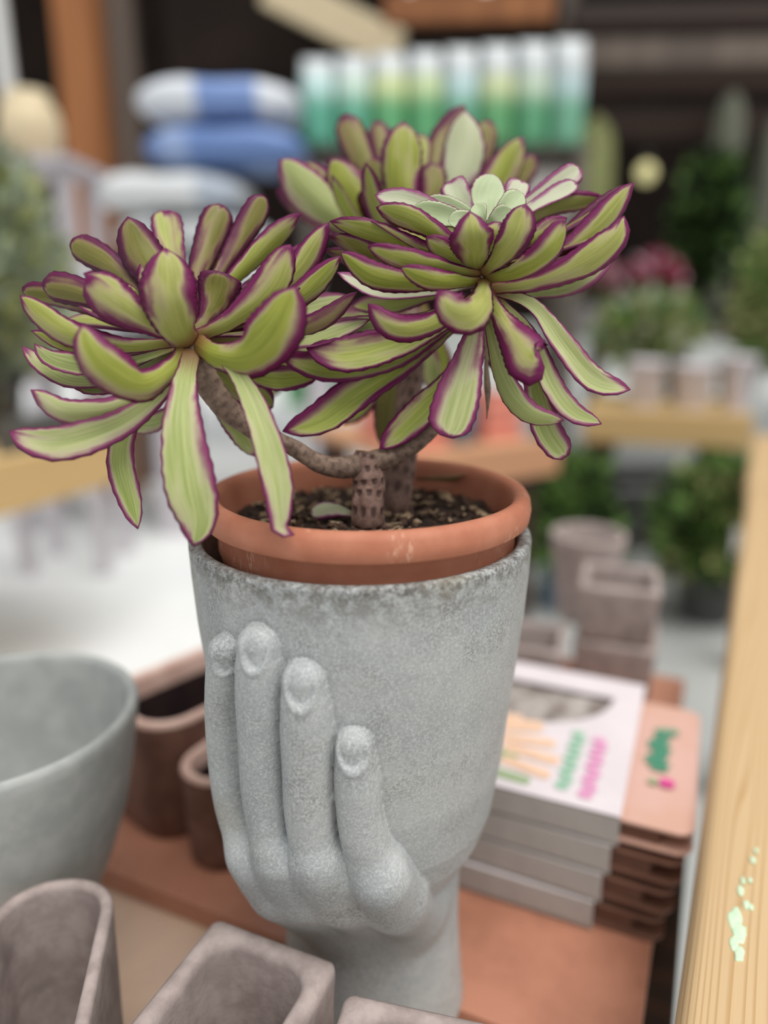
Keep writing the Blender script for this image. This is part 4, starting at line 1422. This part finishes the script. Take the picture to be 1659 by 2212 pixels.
    # floor and lid plate plus a closed back so that it reads as a thin card tray
    for z0, z1 in ((0.001, 0.003), (hz - th_, hz)):
        lo = [bm.verts.new((tw / 2 - 0.02 + x, BDp * 0.46 + y, z0)) for x, y in rw]
        hi = [bm.verts.new((tw / 2 - 0.02 + x, BDp * 0.46 + y, z1)) for x, y in rw]
        bm.faces.new(list(reversed(lo))); bm.faces.new(hi)
        for i in range(len(lo)):
            j = (i + 1) % len(lo)
            bm.faces.new((lo[i], lo[j], hi[j], hi[i]))
    obj_bm('card_flap', bm, M['peach'] if k == 3 else M['kraft'], e)
    bm = bmesh.new()
    bm_box(bm, (tw - 0.024, BDp * 0.46, hz / 2), (0.004, BDp * 0.76, hz - 0.008))
    bm_box(bm, (tw / 2 - 0.02, 0.014, hz / 2), (tw - 0.01, 0.004, hz - 0.006))
    obj_bm('tray_side', bm, M['kraft'], e)
    if k == 3:
        for q in range(7):
            patch('print_mark', 0.023 - 0.0015 * (q % 3), 0.088 + q * 0.0085, 0.015 + 0.006 * ((q * 5) % 3) / 2, 0.0066, 'green_print', 0.1 * ((q % 3) - 1), hz)
        patch('print_mark', 0.026, 0.152, 0.022, 0.010, 'green_print', .3, hz)
        patch('printed_flower', 0.031, 0.068, 0.013, 0.013, 'magenta_print', 0, hz)
        patch('print_mark', 0.020, 0.066, 0.008, 0.009, 'olive_print', 0, hz)

# ------------------------------------------------------------------ grey pots at the back of the table, right
def sq(name, px, py, z_rim, a, h, label, z0, rc=0.006, dx=0, dy=0, rz=-TH + .12, seed=40):
    p = G(px, py, z_rim)
    o = pot_mesh(name, a, a, rc, h, 0.0105, 0.007, M['greypot'], Vector((p.x + dx, p.y + dy, z0)), rz, 0.008, None, None, 0.0006, seed)
    tag(o, label, 'pot', 'mauve grey clay pots')
    return o


zt_ = 0.160
sq('square_pot', 1340, 1245, zt_, 0.050, 0.078, 'upper of two stacked square grey clay pots behind the boxes', 0.0825, seed=41)
p_ = G(1340, 1245, zt_)
o = pot_mesh('square_pot', 0.052, 0.052, 0.006, 0.081, 0.0105, 0.006, M['greypot'], Vector((p_.x + .004, p_.y + .004, 0.0005)), -TH + .05, 0.008, None, None, 0.0006, 42)
tag(o, 'lower of two stacked square grey clay pots behind the boxes', 'pot', 'mauve grey clay pots')
sq('square_pot', 1150, 1368, 0.098, 0.046, 0.097, 'low square grey clay pot between the planter and the stacked square pots', 0.0005, dx=-.004, seed=43)
p_ = G(1272, 1148, 0.150)
o = pot_mesh('round_pot', 0.060, 0.060, 0.0595, 0.149, 0.009, 0.018, M['greypot'], Vector((p_.x, p_.y, 0.0005)), 0, 0.06, None, None, 0.0006, 44)
tag(o, 'round grey clay pot standing behind the stacked square pots', 'pot', 'mauve grey clay pots')

# ------------------------------------------------------------------ pine rail along the right edge
ZR = 0.130
RTH = math.atan((1668 - 829.5) / (FPX / math.cos(PITCH)))
RU = Vector((math.sin(RTH), math.cos(RTH), 0)); RV = Vector((math.cos(RTH), -math.sin(RTH), 0))
rb = G(1457, 2212, ZR - 0.016)
rt_ = G(1507, 2212, ZR)
off_l = rb.dot(RV); off_t = max(off_l + 0.009, rt_.dot(RV))
seam = G(1622, 1047, ZR).dot(RU)
rail_e = empty('timber_rail', RV * off_l + RU * 0.0 + Vector((0, 0, -0.6)), -RTH)
tag(rail_e, 'pale pine handrail on posts along the right side of the table', 'rail')


def rail_board(y0, y1, dx, dz, seed):
    chx = off_t - off_l
    sect = []
    def arc(cx_, cz_, r1, r2, a0, a1, n=7):
        for i in range(n):
            a = math.radians(a0 + (a1 - a0) * i / (n - 1))
            sect.append((cx_ + r1 * math.cos(a), cz_ + r2 * math.sin(a)))
    wdt, thk = 0.095, 0.042
    arc(chx, -0.016, chx, 0.016, 180, 90)
    arc(wdt - 0.008, -0.008, 0.008, 0.008, 90, 0)
    arc(wdt - 0.006, -thk + 0.006, 0.006, 0.006, 0, -90, 4)
    arc(0.006, -thk + 0.006, 0.006, 0.006, -90, -180, 4)
    rings = []
    ny = 40
    for k in range(ny + 1):
        y = y0 + (y1 - y0) * k / ny
        e_ = min(k, ny - k)
        ins = 0.002 if e_ == 0 else 0
        rings.append([(x + dx + (ins if x < 0.03 else -ins) + 0.0006 * mnoise.noise(Vector((seed, y * 6, 0))), y, 0.6 + ZR + z + dz - (ins if z > -0.02 else -ins)) for x, z in sect])
    return loft('rail_board', rings, M['rail'], rail_e)


rail_board(0.10, seam - 0.003, 0, 0, 1)
rail_board(seam + 0.003, seam + 0.75, -0.006, 0.0005, 2)
for yy in (0.78, seam - 0.06, seam + 0.65):
    box('post', (0.055, yy, (0.6 + ZR - 0.043) / 2), (0.06, 0.07, 0.6 + ZR - 0.043), M['beam'], rail_e, 0.003)
rp = random.Random(8)
for q, (px, py, s) in enumerate([(1590, 1985, .0062), (1598, 2015, .0055), (1586, 2040, .0035), (1596, 2060, .004), (1612, 1955, .0025), (1600, 1925, .003), (1622, 1962, .002), (1604, 1905, .0022), (1627, 1860, .0025), (1633, 1840, .0018), (1620, 1905, .0018)]):
    p = G(px, py, ZR) - rail_e.location
    loc = Vector((p.dot(RV), p.dot(RU), 0.6 + ZR + 0.0002 + q * 0.00012))
    pts = []
    for i in range(18):
        a = 6.283 * i / 18
        r = s * (1 + 0.5 * mnoise.noise(Vector((math.cos(a) * 1.7 + q * 9, math.sin(a) * 1.7, q))))
        pts.append((loc.x + r * .75 * math.cos(a), loc.y + r * 1.5 * math.sin(a), loc.z))
    lo = [(x, y, z - 0.001) for x, y, z in pts]
    hi = [(loc.x + (x - loc.x) * .85, loc.y + (y - loc.y) * .85, z + 0.0003) for x, y, z in pts]
    loft('paint_spot', [lo, pts, hi], M['paint'], rail_e)


# ------------------------------------------------------------------ background: benches
FZ = -0.6


def bench(name, A, B, depth, ztop, board_h, mat, label, nslat=4, thick=0.05, leg_in=0.08):
    """front board from A to B (world xy, left to right), slatted top behind it"""
    d = Vector((B.x - A.x, B.y - A.y, 0)); L = d.length
    e = empty(name, (A.x, A.y, FZ), math.atan2(d.y, d.x))
    tag(e, label, 'bench')
    hz = ztop - FZ
    box('front_board', (L / 2, thick / 2, hz - board_h / 2), (L, thick, board_h), mat, e, 0.004)
    sw = (depth - thick) / nslat
    for i in range(nslat):
        box('slat', (L / 2, thick + sw * (i + .5), hz - board_h * .3), (L, sw * .9, 0.03), mat, e, 0.003)
    for x in (0.08, L - leg_in):
        for y in (thick + 0.05, depth - 0.06):
            box('leg', (x, y, (hz - board_h * .3 - 0.016) / 2), (0.08, 0.08, hz - board_h * .3 - 0.016), M['darkwood'], e)
    return e


def foliage(name, center, rad, count, size, mats, parent, seed, stretch=1.0, up=0.3):
    rnd = random.Random(seed)
    verts, faces, mi = [], [], []
    for _ in range(count):
        while True:
            q = Vector((rnd.uniform(-1, 1), rnd.uniform(-1, 1), rnd.uniform(-1, 1)))
            if 0.25 < q.length < 1:
                break
        c = Vector((center[0] + q.x * rad[0], center[1] + q.y * rad[1], center[2] + q.z * rad[2]))
        dr = (q + Vector((rnd.uniform(-.6, .6), rnd.uniform(-.6, .6), rnd.uniform(-.4, .6) + up))).normalized()
        s = size * rnd.uniform(.6, 1.3)
        sd = dr.cross(Vector((rnd.uniform(-1, 1), rnd.uniform(-1, 1), rnd.uniform(-1, 1)))).normalized() * s * .32
        nn = sd.cross(dr).normalized() * s * .1
        b = len(verts)
        verts += [c, c + dr * s * .5 * stretch + sd + nn, c + dr * s * stretch, c + dr * s * .5 * stretch - sd + nn, c + dr * s * .5 * stretch - nn]
        faces += [(b, b + 1, b + 4), (b + 1, b + 2, b + 4), (b + 2, b + 3, b + 4), (b + 3, b, b + 4)]
        m_ = rnd.randrange(len(mats))
        mi += [m_] * 4
    o = link_mesh(name, verts, faces, [M[m_] for m_ in mats], parent, True)
    o.data.polygons.foreach_set('material_index', mi)
    o['kind'] = 'stuff'
    return o


def stems(parent, base, tops, r0, mat):
    for tpt in tops:
        b = Vector(base); t = Vector(tpt)
        mid = b.lerp(t, .5) + Vector((0.02, 0.0, 0.02))
        line, L = catmull([b, mid, t], 8)
        rings = []
        for k, p in enumerate(line):
            r = r0 * (1 - .6 * k / 7)
            rings.append([(p.x + r * math.cos(6.283 * i / 8), p.y + r * math.sin(6.283 * i / 8), p.z) for i in range(8)])
        loft('stem', rings, M[mat], parent)


def plant_pot(parent, r, h, mat, n=28):
    return lathe('pot', [(r * .7, 0), (r * .72, 0.004), (r * .95, h * .85), (r * 1.02, h * .86), (r * 1.02, h), (r * .92, h), (r * .9, h * .9), (0.005, h * .88)], M[mat], parent, n)


def potted(name, loc, pr, ph, pmat, crown_c, rad, count, size, mats, label, seed, cat='plant', group=None, stretch=1.0):
    e = empty(name, loc)
    tag(e, label, cat, group)
    plant_pot(e, pr, ph, pmat)
    tops = [(crown_c[0] + dx * rad[0] * .5, crown_c[1] + dy * rad[1] * .5, crown_c[2] + rad[2] * .3) for dx, dy in ((-.8, 0), (.7, .3), (0, -.7), (.1, .8))]
    stems(e, (0, 0, ph * .8), tops, 0.008, 'darkgreen')
    foliage('foliage', crown_c, rad, count, size, mats, e, seed, stretch)
    return e


# bench on the left, its front board runs away to the right
ZB = 0.12
A = G(-420, 1086, ZB); B = G(262, 938, ZB)
bL = bench('plant_bench', A, B, 0.9, ZB, 0.145, M['beam'], 'pale pine plant bench at the left behind the succulent', leg_in=1.35)
dB = (B - A).normalized(); nB = Vector((-dB.y, dB.x, 0))


def on_left(s, t):
    return A + dB * s + nB * t


ZS = ZB - 0.145 * .3 + 0.0155
Lb = (B - A).length
p = on_left(Lb * .90, 0.48)
potted('leafy_shrub', (p.x, p.y, ZS), .14, .20, 'darkgrey', (0, 0, .53), (.28, .26, .36), 1500, .085, ['greyshrub', 'greyshrub', 'palecactus'], 'large grey green leafy shrub on the left bench', 61)
p = on_left(Lb * .86, .13)
box_o = box('planting_tray', (0, 0, .05), (.34, .12, .10), M['darkgrey'], None, .01, math.atan2(dB.y, dB.x), (p.x, p.y, ZS + .0005))
tag(box_o, 'dark grey planting tray on the front of the left bench', 'tray')

# bench in the middle with salmon crates
A2 = G(925, 985, ZB - .02); B2 = G(1212, 948, ZB - .02)
bM_ = bench('plant_bench', A2, B2, 0.75, ZB - .02, 0.11, M['beam_orange'], 'orange timber bench behind the terracotta pot carrying salmon crates')
d2 = (B2 - A2).normalized(); n2 = Vector((-d2.y, d2.x, 0)); a2 = math.atan2(d2.y, d2.x)
zM = ZB - .02 - .11 * .3 + .0155


def crate(name, loc, rz, sx, sy, sz, mat, label, group=None):
    e = empty(name, loc, rz)
    tag(e, label, 'crate', group)
    t_ = .012
    box('bottom', (0, 0, t_ / 2), (sx, sy, t_), M[mat], e)
    for s_ in (-1, 1):
        for q in range(3):
            zz = sz * (.2 + .3 * q)
            box('slat', (0, s_ * (sy / 2 - t_ / 2), zz), (sx, t_, sz * .24), M[mat], e, .002)
            box('slat', (s_ * (sx / 2 - t_ / 2), 0, zz), (t_, sy - 2 * t_ - .001, sz * .24), M[mat], e, .002)
    for sx_ in (-1, 1):
        for sy_ in (-1, 1):
            box('corner', (sx_ * (sx / 2 - .025), sy_ * (sy / 2 - .025), sz / 2), (.02, .02, sz), M[mat], e)
    return e


L2 = (B2 - A2).length
p = A2 + d2 * L2 * .80 + n2 * .30
crate('plastic_crate', (p.x, p.y, zM + .0005), a2, .15, .30, .155, 'salmon', 'salmon pink plastic crate at the right end of the orange bench', 'salmon crates')
p = A2 + d2 * L2 * .22 + n2 * .30
crate('plastic_crate', (p.x, p.y, zM + .0005), a2, .14, .30, .12, 'salmon', 'salmon pink plastic crate seen between the hanging leaves', 'salmon crates')
p = A2 + d2 * L2 * .51 + n2 * .20
wc = lathe('watering_can', [(.045, 0), (.052, .004), (.052, .11), (.046, .135), (.03, .15), (.026, .15), (.02, .13), (.004, .128)], M['bluegrey'], None, 32, (p.x, p.y, zM + .0005))
tag(wc, 'blue grey round jug on the orange bench behind the hanging leaf', 'jug')

# bench on the right with white pots
A3 = G(1262, 882, ZB); B3 = G(1632, 897, ZB)
bR_ = bench('plant_bench', A3, B3, 0.8, ZB, 0.13, M['beam'], 'pale pine bench at the right with white pots on it')
d3 = (B3 - A3).normalized(); n3 = Vector((-d3.y, d3.x, 0)); a3 = math.atan2(d3.y, d3.x)
zR3 = ZB - .13 * .3 + .0155
L3 = (B3 - A3).length
for i, (s, t, r, h, lab) in enumerate([(.36, .20, .075, .20, 'white pot standing left on the right-hand bench'), (.66, .22, .08, .19, 'white pot in the middle of the right-hand bench'), (.93, .24, .062, .22, 'slim white pot nearest the pine rail on the right-hand bench')]):
    p = A3 + d3 * L3 * s + n3 * t
    o = lathe('white_pot', [(r * .75, 0), (r * .78, .004), (r, h * .9), (r * 1.05, h * .91), (r * 1.05, h), (r * .95, h), (r * .9, h * .85), (.004, h * .8)], M['whitepot'], None, 40, (p.x, p.y, zR3 + .0005))
    tag(o, lab, 'pot', 'white pots')
p = A3 + d3 * L3 * .62 + n3 * .60
potted('leafy_plant', (p.x, p.y, zR3), .08, .13, 'darkgrey', (-.16, 0, .30), (.20, .12, .12), 450, .09, ['midgreen', 'palecactus', 'greyshrub'], 'low spreading olive green plant behind the white pots', 64)
p = A3 + d3 * L3 * 1.0 + n3 * .62
potted('leafy_plant', (p.x, p.y, zR3), .09, .15, 'darkgrey', (.10, 0, .42), (.10, .12, .26), 450, .09, ['midgreen', 'palecactus'], 'bright green leafy plant by the end of the pine rail', 65)

# green shrub on the floor, dark crate under the bench
g = G(1522, 1336, FZ)
e = potted('leafy_shrub', (g.x, g.y, FZ), .12, .20, 'darkgrey', (0, 0, .36), (.19, .17, .20), 1100, .08, ['midgreen', 'midgreen', 'palecactus', 'darkgreen'], 'round green shrub in a pot on the floor beside the pine rail', 66)
box('plant_tag', (0, -.215, .36), (.075, .004, .10), M['white'], e, .001)
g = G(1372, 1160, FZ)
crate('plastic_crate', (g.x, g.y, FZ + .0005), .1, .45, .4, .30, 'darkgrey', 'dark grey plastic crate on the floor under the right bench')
g = PY(1235, 1100, 2.62)
potted('leafy_plant', (g.x, g.y, FZ), .11, .20, 'bluegrey', (0, 0, .34), (.15, .15, .22), 500, .08, ['darkgreen', 'midgreen'], 'dark leafy plant on the floor between the two benches', 67)
# green tray seen under the left rosette
g = G(690, 872, FZ)
crate('plastic_crate', (g.x, g.y, FZ + .0005), -.1, .7, .5, .35, 'greentray', 'green plastic crate on the floor far behind the branches')

# ------------------------------------------------------------------ background: sacks, shelving
def sack_mat(name, body, band, pos, wid):
    k = NT(name)
    c = k.n('ShaderNodeTexCoord')
    sp = k.n('ShaderNodeSeparateXYZ')
    k.link(c.outputs['Object'], sp.inputs[0])
    n1 = k.noise(c.outputs['Object'], 9, 3, .6)
    v = k.math('ADD', sp.outputs[0], k.math('MULTIPLY', k.math('SUBTRACT', n1, .5), .05))
    dd = k.math('ABSOLUTE', k.math('SUBTRACT', v, pos))
    col = k.mix(k.ss(dd, wid, wid - .03), lin(body), lin(band))
    k.color(col)
    k.rough(.4)
    k.bump(k.noise(c.outputs['Object'], 14, 4, .6), .3, .02)
    return k.m


SM = [sack_mat('sack_white', (222, 226, 228), (176, 186, 200), .25, .1), sack_mat('sack_blue', (104, 134, 190), (150, 172, 214), -.2, .08),
      sack_mat('sack_white_blue', (216, 222, 230), (118, 146, 200), 0.05, .15), sack_mat('sack_grey', (196, 200, 202), (150, 158, 160), -.1, .07)]


def sack_mesh():
    verts, faces = [], []
    nu, nv = 28, 16
    for j in range(nv + 1):
        ph = -math.pi / 2 + math.pi * j / nv
        for i in range(nu):
            a = 2 * math.pi * i / nu
            se = lambda t, p: math.copysign(abs(t) ** p, t)
            x = .36 * se(math.cos(a), .45) * se(math.cos(ph), .35)
            y = .24 * se(math.sin(a), .45) * se(math.cos(ph), .35)
            z = .085 * se(math.sin(ph), .7)
            z *= 1 - .35 * (x / .36) ** 4
            z += .008 * mnoise.noise(Vector((x * 7, y * 7, z * 4)))
            verts.append((x, y, z + .085))
    for j in range(nv):
        for i in range(nu):
            k2 = (i + 1) % nu
            faces.append((j * nu + i, j * nu + k2, (j + 1) * nu + k2, (j + 1) * nu + i))
    return verts, faces


sv, sf = sack_mesh()
sack_meshes = []
for q in range(4):
    me = bpy.data.meshes.new('compost_sack')
    me.from_pydata(sv, [], sf)
    me.polygons.foreach_set('use_smooth', [True] * len(me.polygons))
    me.materials.append(SM[q])
    sack_meshes.append(me)
# low platform for the sacks
SY = 3.75
plat = empty('sack_platform', (-1.05, SY, FZ))
tag(plat, 'low wooden platform under the stacked sacks', 'platform')
for i in range(5):
    box('slat', (0, -.24 + i * .12, .925), (1.62, .10, .03), M['greygravel'], plat, .003)
for x in (-.74, 0, .74):
    for y in (-.2, .2):
        box('leg', (x, y, .4545), (.09, .09, .909), M['whitepot'], plat)
sz0 = FZ + 0.952
ks = 0.187
words = [
    # (x, layer, material, label)
    (-1.44, 0, 2, 'white and blue sack, bottom left of the sack stack'), (-.68, 0, 2, 'white and blue sack, bottom right of the sack stack'),
    (-1.42, 1, 0, 'white sack in the second layer, left end of the stack'), (-.67, 1, 3, 'grey white sack in the second layer, right side'),
    (-.88, 2, 3, 'grey sack in the third layer of the stack'),
    (-.98, 3, 0, 'white sack left of the blue sack near the top of the stack'),
    (-.72, 4, 1, 'bright blue sack high on the stack'),
    (-.74, 5, 2, 'white sack with blue print on top of the stack'),
]
for x, ly, mm, lab in words:
    o = bpy.data.objects.new('compost_sack', sack_meshes[mm])
    COL.objects.link(o)
    o.location = (x, SY, sz0 + ly * ks)
    o.rotation_euler.z = .05 * ((ly * 7) % 3 - 1)
    tag(o, lab, 'sack', 'stacked compost sacks')

# shelving frame
def post(name, px, Y, wd, mat, label, z1=3.6):
    p = PY(px, 300, Y)
    o = box(name, (0, 0, (z1 - FZ) / 2), (wd, wd * .8, z1 - FZ), M[mat], None, .006, 0, (p.x, Y, FZ))
    tag(o, label, 'post')
    return o


post('timber_post', 195, 4.35, .21, 'post', 'thick orange brown timber post at the upper left', 3.6)
post('timber_post', 282, 4.75, .14, 'post_grey', 'slim grey brown post right of the orange post', 3.6)
post('timber_post', 1212, 4.66, .085, 'post_grey', 'thin grey brown shelf post beside the green bags', 3.6)


def beam(px0, py0, px1, py1, Y, h, dpt, mat, label, name='shelf_beam'):
    a = PY(px0, py0, Y); b = PY(px1, py1, Y)
    mid = (a + b) / 2
    L = (b - a).length
    o = box(name, (0, 0, 0), (L, dpt, h), M[mat], None, .004, 0, mid)
    o.rotation_euler.y = -math.atan2(b.z - a.z, b.x - a.x)
    tag(o, label, 'beam')
    return o


beam(830, 22, 1196, 16, 4.3, .13, .08, 'post', 'orange brown beam along the top behind the green bags')
beam(1236, 36, 1900, 26, 4.55, .11, .08, 'darkwood', 'dark brown top beam of the right shelving')
beam(1240, 118, 1900, 108, 4.3, .13, .06, 'post_grey', 'grey shelf beam below the top beam at the right')
beam(1236, 172, 1900, 160, 4.7, .15, .06, 'darkwood', 'dark brown shelf beam under the grey beam')
beam(1236, 268, 1900, 262, 4.9, .16, .06, 'darkwood', 'lowest dark brown shelf beam at the right')
beam(360, 60, 640, 60, 5.2, .5, .05, 'wall', 'black brown shelf panel above the blue sacks', 'shelf_panel')

# shelf with green bags
sh = empty('timber_shelf', (0.30, 4.26, FZ))
tag(sh, 'grey shelf carrying the row of green bags', 'shelf')
zs = 1.28
box('deck', (0, 0, zs - FZ - .0155), (1.50, .40, .03), M['greygravel'], sh, .003)
for x in (-.70, .70):
    for y in (-.16, .16):
        box('leg', (x, y, (zs - FZ - .031) / 2), (.06, .06, zs - FZ - .031), M['greygravel'], sh)
box('lower_deck', (0, 0, zs - FZ - .38), (1.33, .24, .03), M['greygravel'], sh, .003)


def bag_mat(i, top, low):
    k = NT('bag_print')
    c = k.n('ShaderNodeTexCoord')
    sp = k.n('ShaderNodeSeparateXYZ')
    k.link(c.outputs['Object'], sp.inputs[0])
    n1 = k.noise(c.outputs['Object'], 12, 3, .6)
    z = k.math('ADD', sp.outputs[2], k.math('MULTIPLY', k.math('SUBTRACT', n1, .5), .05))
    col = k.mix(k.ss(z, .16, .26), lin(low), lin(top))
    col = k.mix(k.ss(z, .29, .34), col, lin((198, 204, 206)))
    k.color(col)
    k.rough(.45)
    return k.m


def bag_mesh(name, wd, dp, h, mat, parent, loc):
    rings = []
    for t in (0, .02, .1, .3, .5, .7, .85, .93, .97, 1.0):
        f = 1 if t < .7 else 1 - ((t - .7) / .3) ** 1.5
        d_ = dp * (.12 + .88 * f) * (.92 if t < .02 else 1)
        rings.append([(x, y, t * h) for x, y in rrect(wd / 2 * (1 - .06 * (t > .9)), d_ / 2, d_ * .45, 5)])
    return loft(name, rings, mat, parent, True, True, loc)


bag_tops = [(196, 226, 222), (206, 228, 214), (214, 226, 170), (208, 226, 176), (196, 224, 226), (216, 226, 178), (204, 222, 200), (190, 214, 216)]
bag_low = [(98, 176, 150), (104, 180, 150), (104, 176, 122), (100, 172, 118), (112, 182, 150), (104, 170, 116), (96, 164, 122), (116, 176, 146)]
ordn = ['leftmost', 'second', 'third', 'fourth', 'fifth', 'sixth', 'seventh', 'rightmost']
for i in range(8):
    o = bag_mesh('printed_bag', .165, .20, .40 + .012 * i, bag_mat(i, bag_tops[i], bag_low[i]), None, (-.33 + i * .178, 4.12, zs + .0005))
    tag(o, ordn[i] + (' white and green bag in the row on the high shelf' if i in (0, 7) else ' from the left of the white and green bags on the high shelf'), 'bag', 'green bags on the high shelf')
for i in range(4):
    o = box('carton', (0, 0, .13), (.30, .22, .26), M[['white', 'greyside', 'white', 'greyside'][i]], None, .006, .03 * (i % 2), (-.18 + i * .325, 4.20, zs - .38 + .0158))
    tag(o, ['leftmost', 'second', 'third', 'rightmost'][i] + ' of the pale cartons under the row of green bags', 'carton', 'pale cartons')

# cream pot and things upper left
def px_obj(px, py, Y):
    return PY(px, py, Y)


def stand(name, x, Y, ztop, wd, label, mat='darkwood'):
    e = empty(name, (x, Y, FZ))
    tag(e, label, 'stand')
    h = ztop - FZ
    box('top', (0, 0, h - .015), (wd, .40, .03), M[mat], e, .003)
    for sx in (-1, 1):
        for sy in (-1, 1):
            box('leg', (sx * (wd / 2 - .05), sy * .14, (h - .031) / 2), (.05, .05, h - .031), M[mat], e)
    return e


p = px_obj(75, 355, 3.1)
stand('plant_stand', p.x, 3.1, p.z, .42, 'pale painted stand under the cream jar', 'whitepot')
cj = lathe('cream_jar', [(.06, 0), (.07, .004), (.105, .06), (.115, .12), (.10, .19), (.075, .225), (.08, .245), (.07, .245), (.062, .22), (.004, .21)], M['cream'], None, 40, (p.x, 3.1, p.z + .0005))
tag(cj, 'round cream ceramic jar at the upper left', 'jar')
p = px_obj(720, 40, 5.0)
o = box('cream_board', (0, 0, 0), (.85, .05, .22), M['cream'], None, .01, 0, p)
o.rotation_euler.y = math.radians(24)
tag(o, 'cream roof board slanting down above the green bags', 'board')
p = px_obj(2, 70, 4.4)
o = box('white_board', (0, 0, (p.z + .25 - FZ) / 2), (.08, .03, p.z + .25 - FZ), M['white'], None, .003, 0, (p.x, 4.4, FZ))
tag(o, 'narrow white upright board at the upper left edge', 'board')


# lamps hanging from the canopy
def lamp(px, py, Y, r, strength, colr, label):
    p = px_obj(px, py, Y)
    e = empty('pendant_lamp', p)
    tag(e, label, 'lamp')
    k = NT('lamp_glow')
    k.b.inputs['Base Color'].default_value = lin(colr)
    k.b.inputs['Emission Color'].default_value = lin(colr)
    k.b.inputs['Emission Strength'].default_value = strength
    lathe('bulb', [(.002, -r), (r * .6, -r * .8), (r, 0), (r * .8, r * .6), (r * .35, r), (.002, r * 1.02)], k.m, e, 20)
    lathe('socket', [(r * .4, r * 1.03), (r * .4, r * 1.8), (.004, r * 2)], M['darkgrey'], e, 16)
    zc = 3.66 - p.z
    lathe('cable', [(.004, r * 2.02), (.004, zc)], M['darkgrey'], e, 6)
    return e


lamp(1396, 374, 5.2, .060, 0.9, (214, 206, 150), 'small warm glowing lamp in the dark shelving at the right')
lamp(1048, 6, 5.0, .075, 1.0, (224, 214, 196), 'pale lamp at the top edge above the green bags')
lamp(884, 2, 5.1, .055, 0.9, (214, 204, 190), 'small pale lamp at the top edge left of the larger one')

# dark right-hand plant display
e = empty('display_rack', (1.97, 4.60, FZ))
tag(e, 'dark wooden rack holding plants and flowers at the right', 'rack')
zq = 0.36
box('deck', (0.1, 0, zq - FZ - .016), (1.9, .9, .03), M['darkwood'], e)
for x in (-.78, .98):
    for y in (-.38, .38):
        box('leg', (x, y, (zq - FZ - .032) / 2), (.07, .07, zq - FZ - .032), M['darkwood'], e)


def cactus(px, py0, py1, Y, wd, mat, label, seed, pot='darkgrey'):
    a = px_obj(px, py1, Y); b = px_obj(px, py0, Y)
    e = empty('columnar_cactus', (a.x, Y, zq + .0002))
    tag(e, label, 'cactus')
    ph = .16
    plant_pot(e, wd * .7, ph, pot)
    H = b.z - zq - ph * .85
    rings = []
    for k in range(18):
        t = k / 17
        r = wd / 2 * (1 if t < .8 else math.sqrt(max(.02, 1 - ((t - .8) / .2) ** 2))) * (.85 + .15 * math.sin(t * 3))
        rings.append([((r * (1 + .12 * math.cos(9 * 6.283 * i / 54))) * math.cos(6.283 * i / 54), (r * (1 + .12 * math.cos(9 * 6.283 * i / 54))) * math.sin(6.283 * i / 54), ph * .85 + H * t) for i in range(54)])
    loft('ribbed_stem', rings, M[mat], e)
    return e


cactus(1278, 248, 420, 4.82, .22, 'palecactus', 'pale yellow green columnar cactus right of the shelf post', 1)
cactus(1560, 190, 400, 4.7, .17, 'greycactus', 'tall grey green columnar cactus at the far right', 2)
cactus(1655, 250, 420, 4.75, .13, 'greycactus', 'slim grey green columnar cactus at the right picture edge', 3)
for q, (px, py, Y, rad, cnt, mats, lab) in enumerate([
        (1530, 480, 4.42, (.17, .16, .32), 700, ['darkgreen', 'darkgreen', 'midgreen'], 'dark green leafy plant in front of the grey cactus')]):
    p = px_obj(px, py, Y)
    potted('leafy_plant', (p.x, Y, zq + .0002), .09, .14, 'darkgrey', (0, 0, p.z - zq), rad, cnt, .10, mats, lab, 70 + q)
for q, (px, py, Y, mats, lab) in enumerate([
        (1292, 610, 4.30, ['paleflower', 'pinkflower', 'paleflower'], 'pale pink flowering plant in a white pot, left of the crimson one'),
        (1418, 598, 4.25, ['pinkflower', 'pinkflower', 'paleflower'], 'crimson flowering plant in a white pot in the dark rack')]):
    p = px_obj(px, py, Y)
    e = empty('flowering_plant', (p.x, Y, zq + .0002))
    tag(e, lab, 'plant', 'flowering plants in white pots')
    plant_pot(e, .115, .15, 'whitepot')
    stems(e, (0, 0, .13), [(-.07, 0, p.z - zq), (.07, .02, p.z - zq + .03), (0, -.06, p.z - zq - .02)], .006, 'midgreen')
    foliage('leaves', (0, 0, .20), (.11, .11, .07), 160, .07, ['midgreen', 'darkgreen'], e, 80 + q)
    foliage('flowers', (0, 0, p.z - zq), (.12, .12, .10), 420, .05, mats, e, 90 + q)
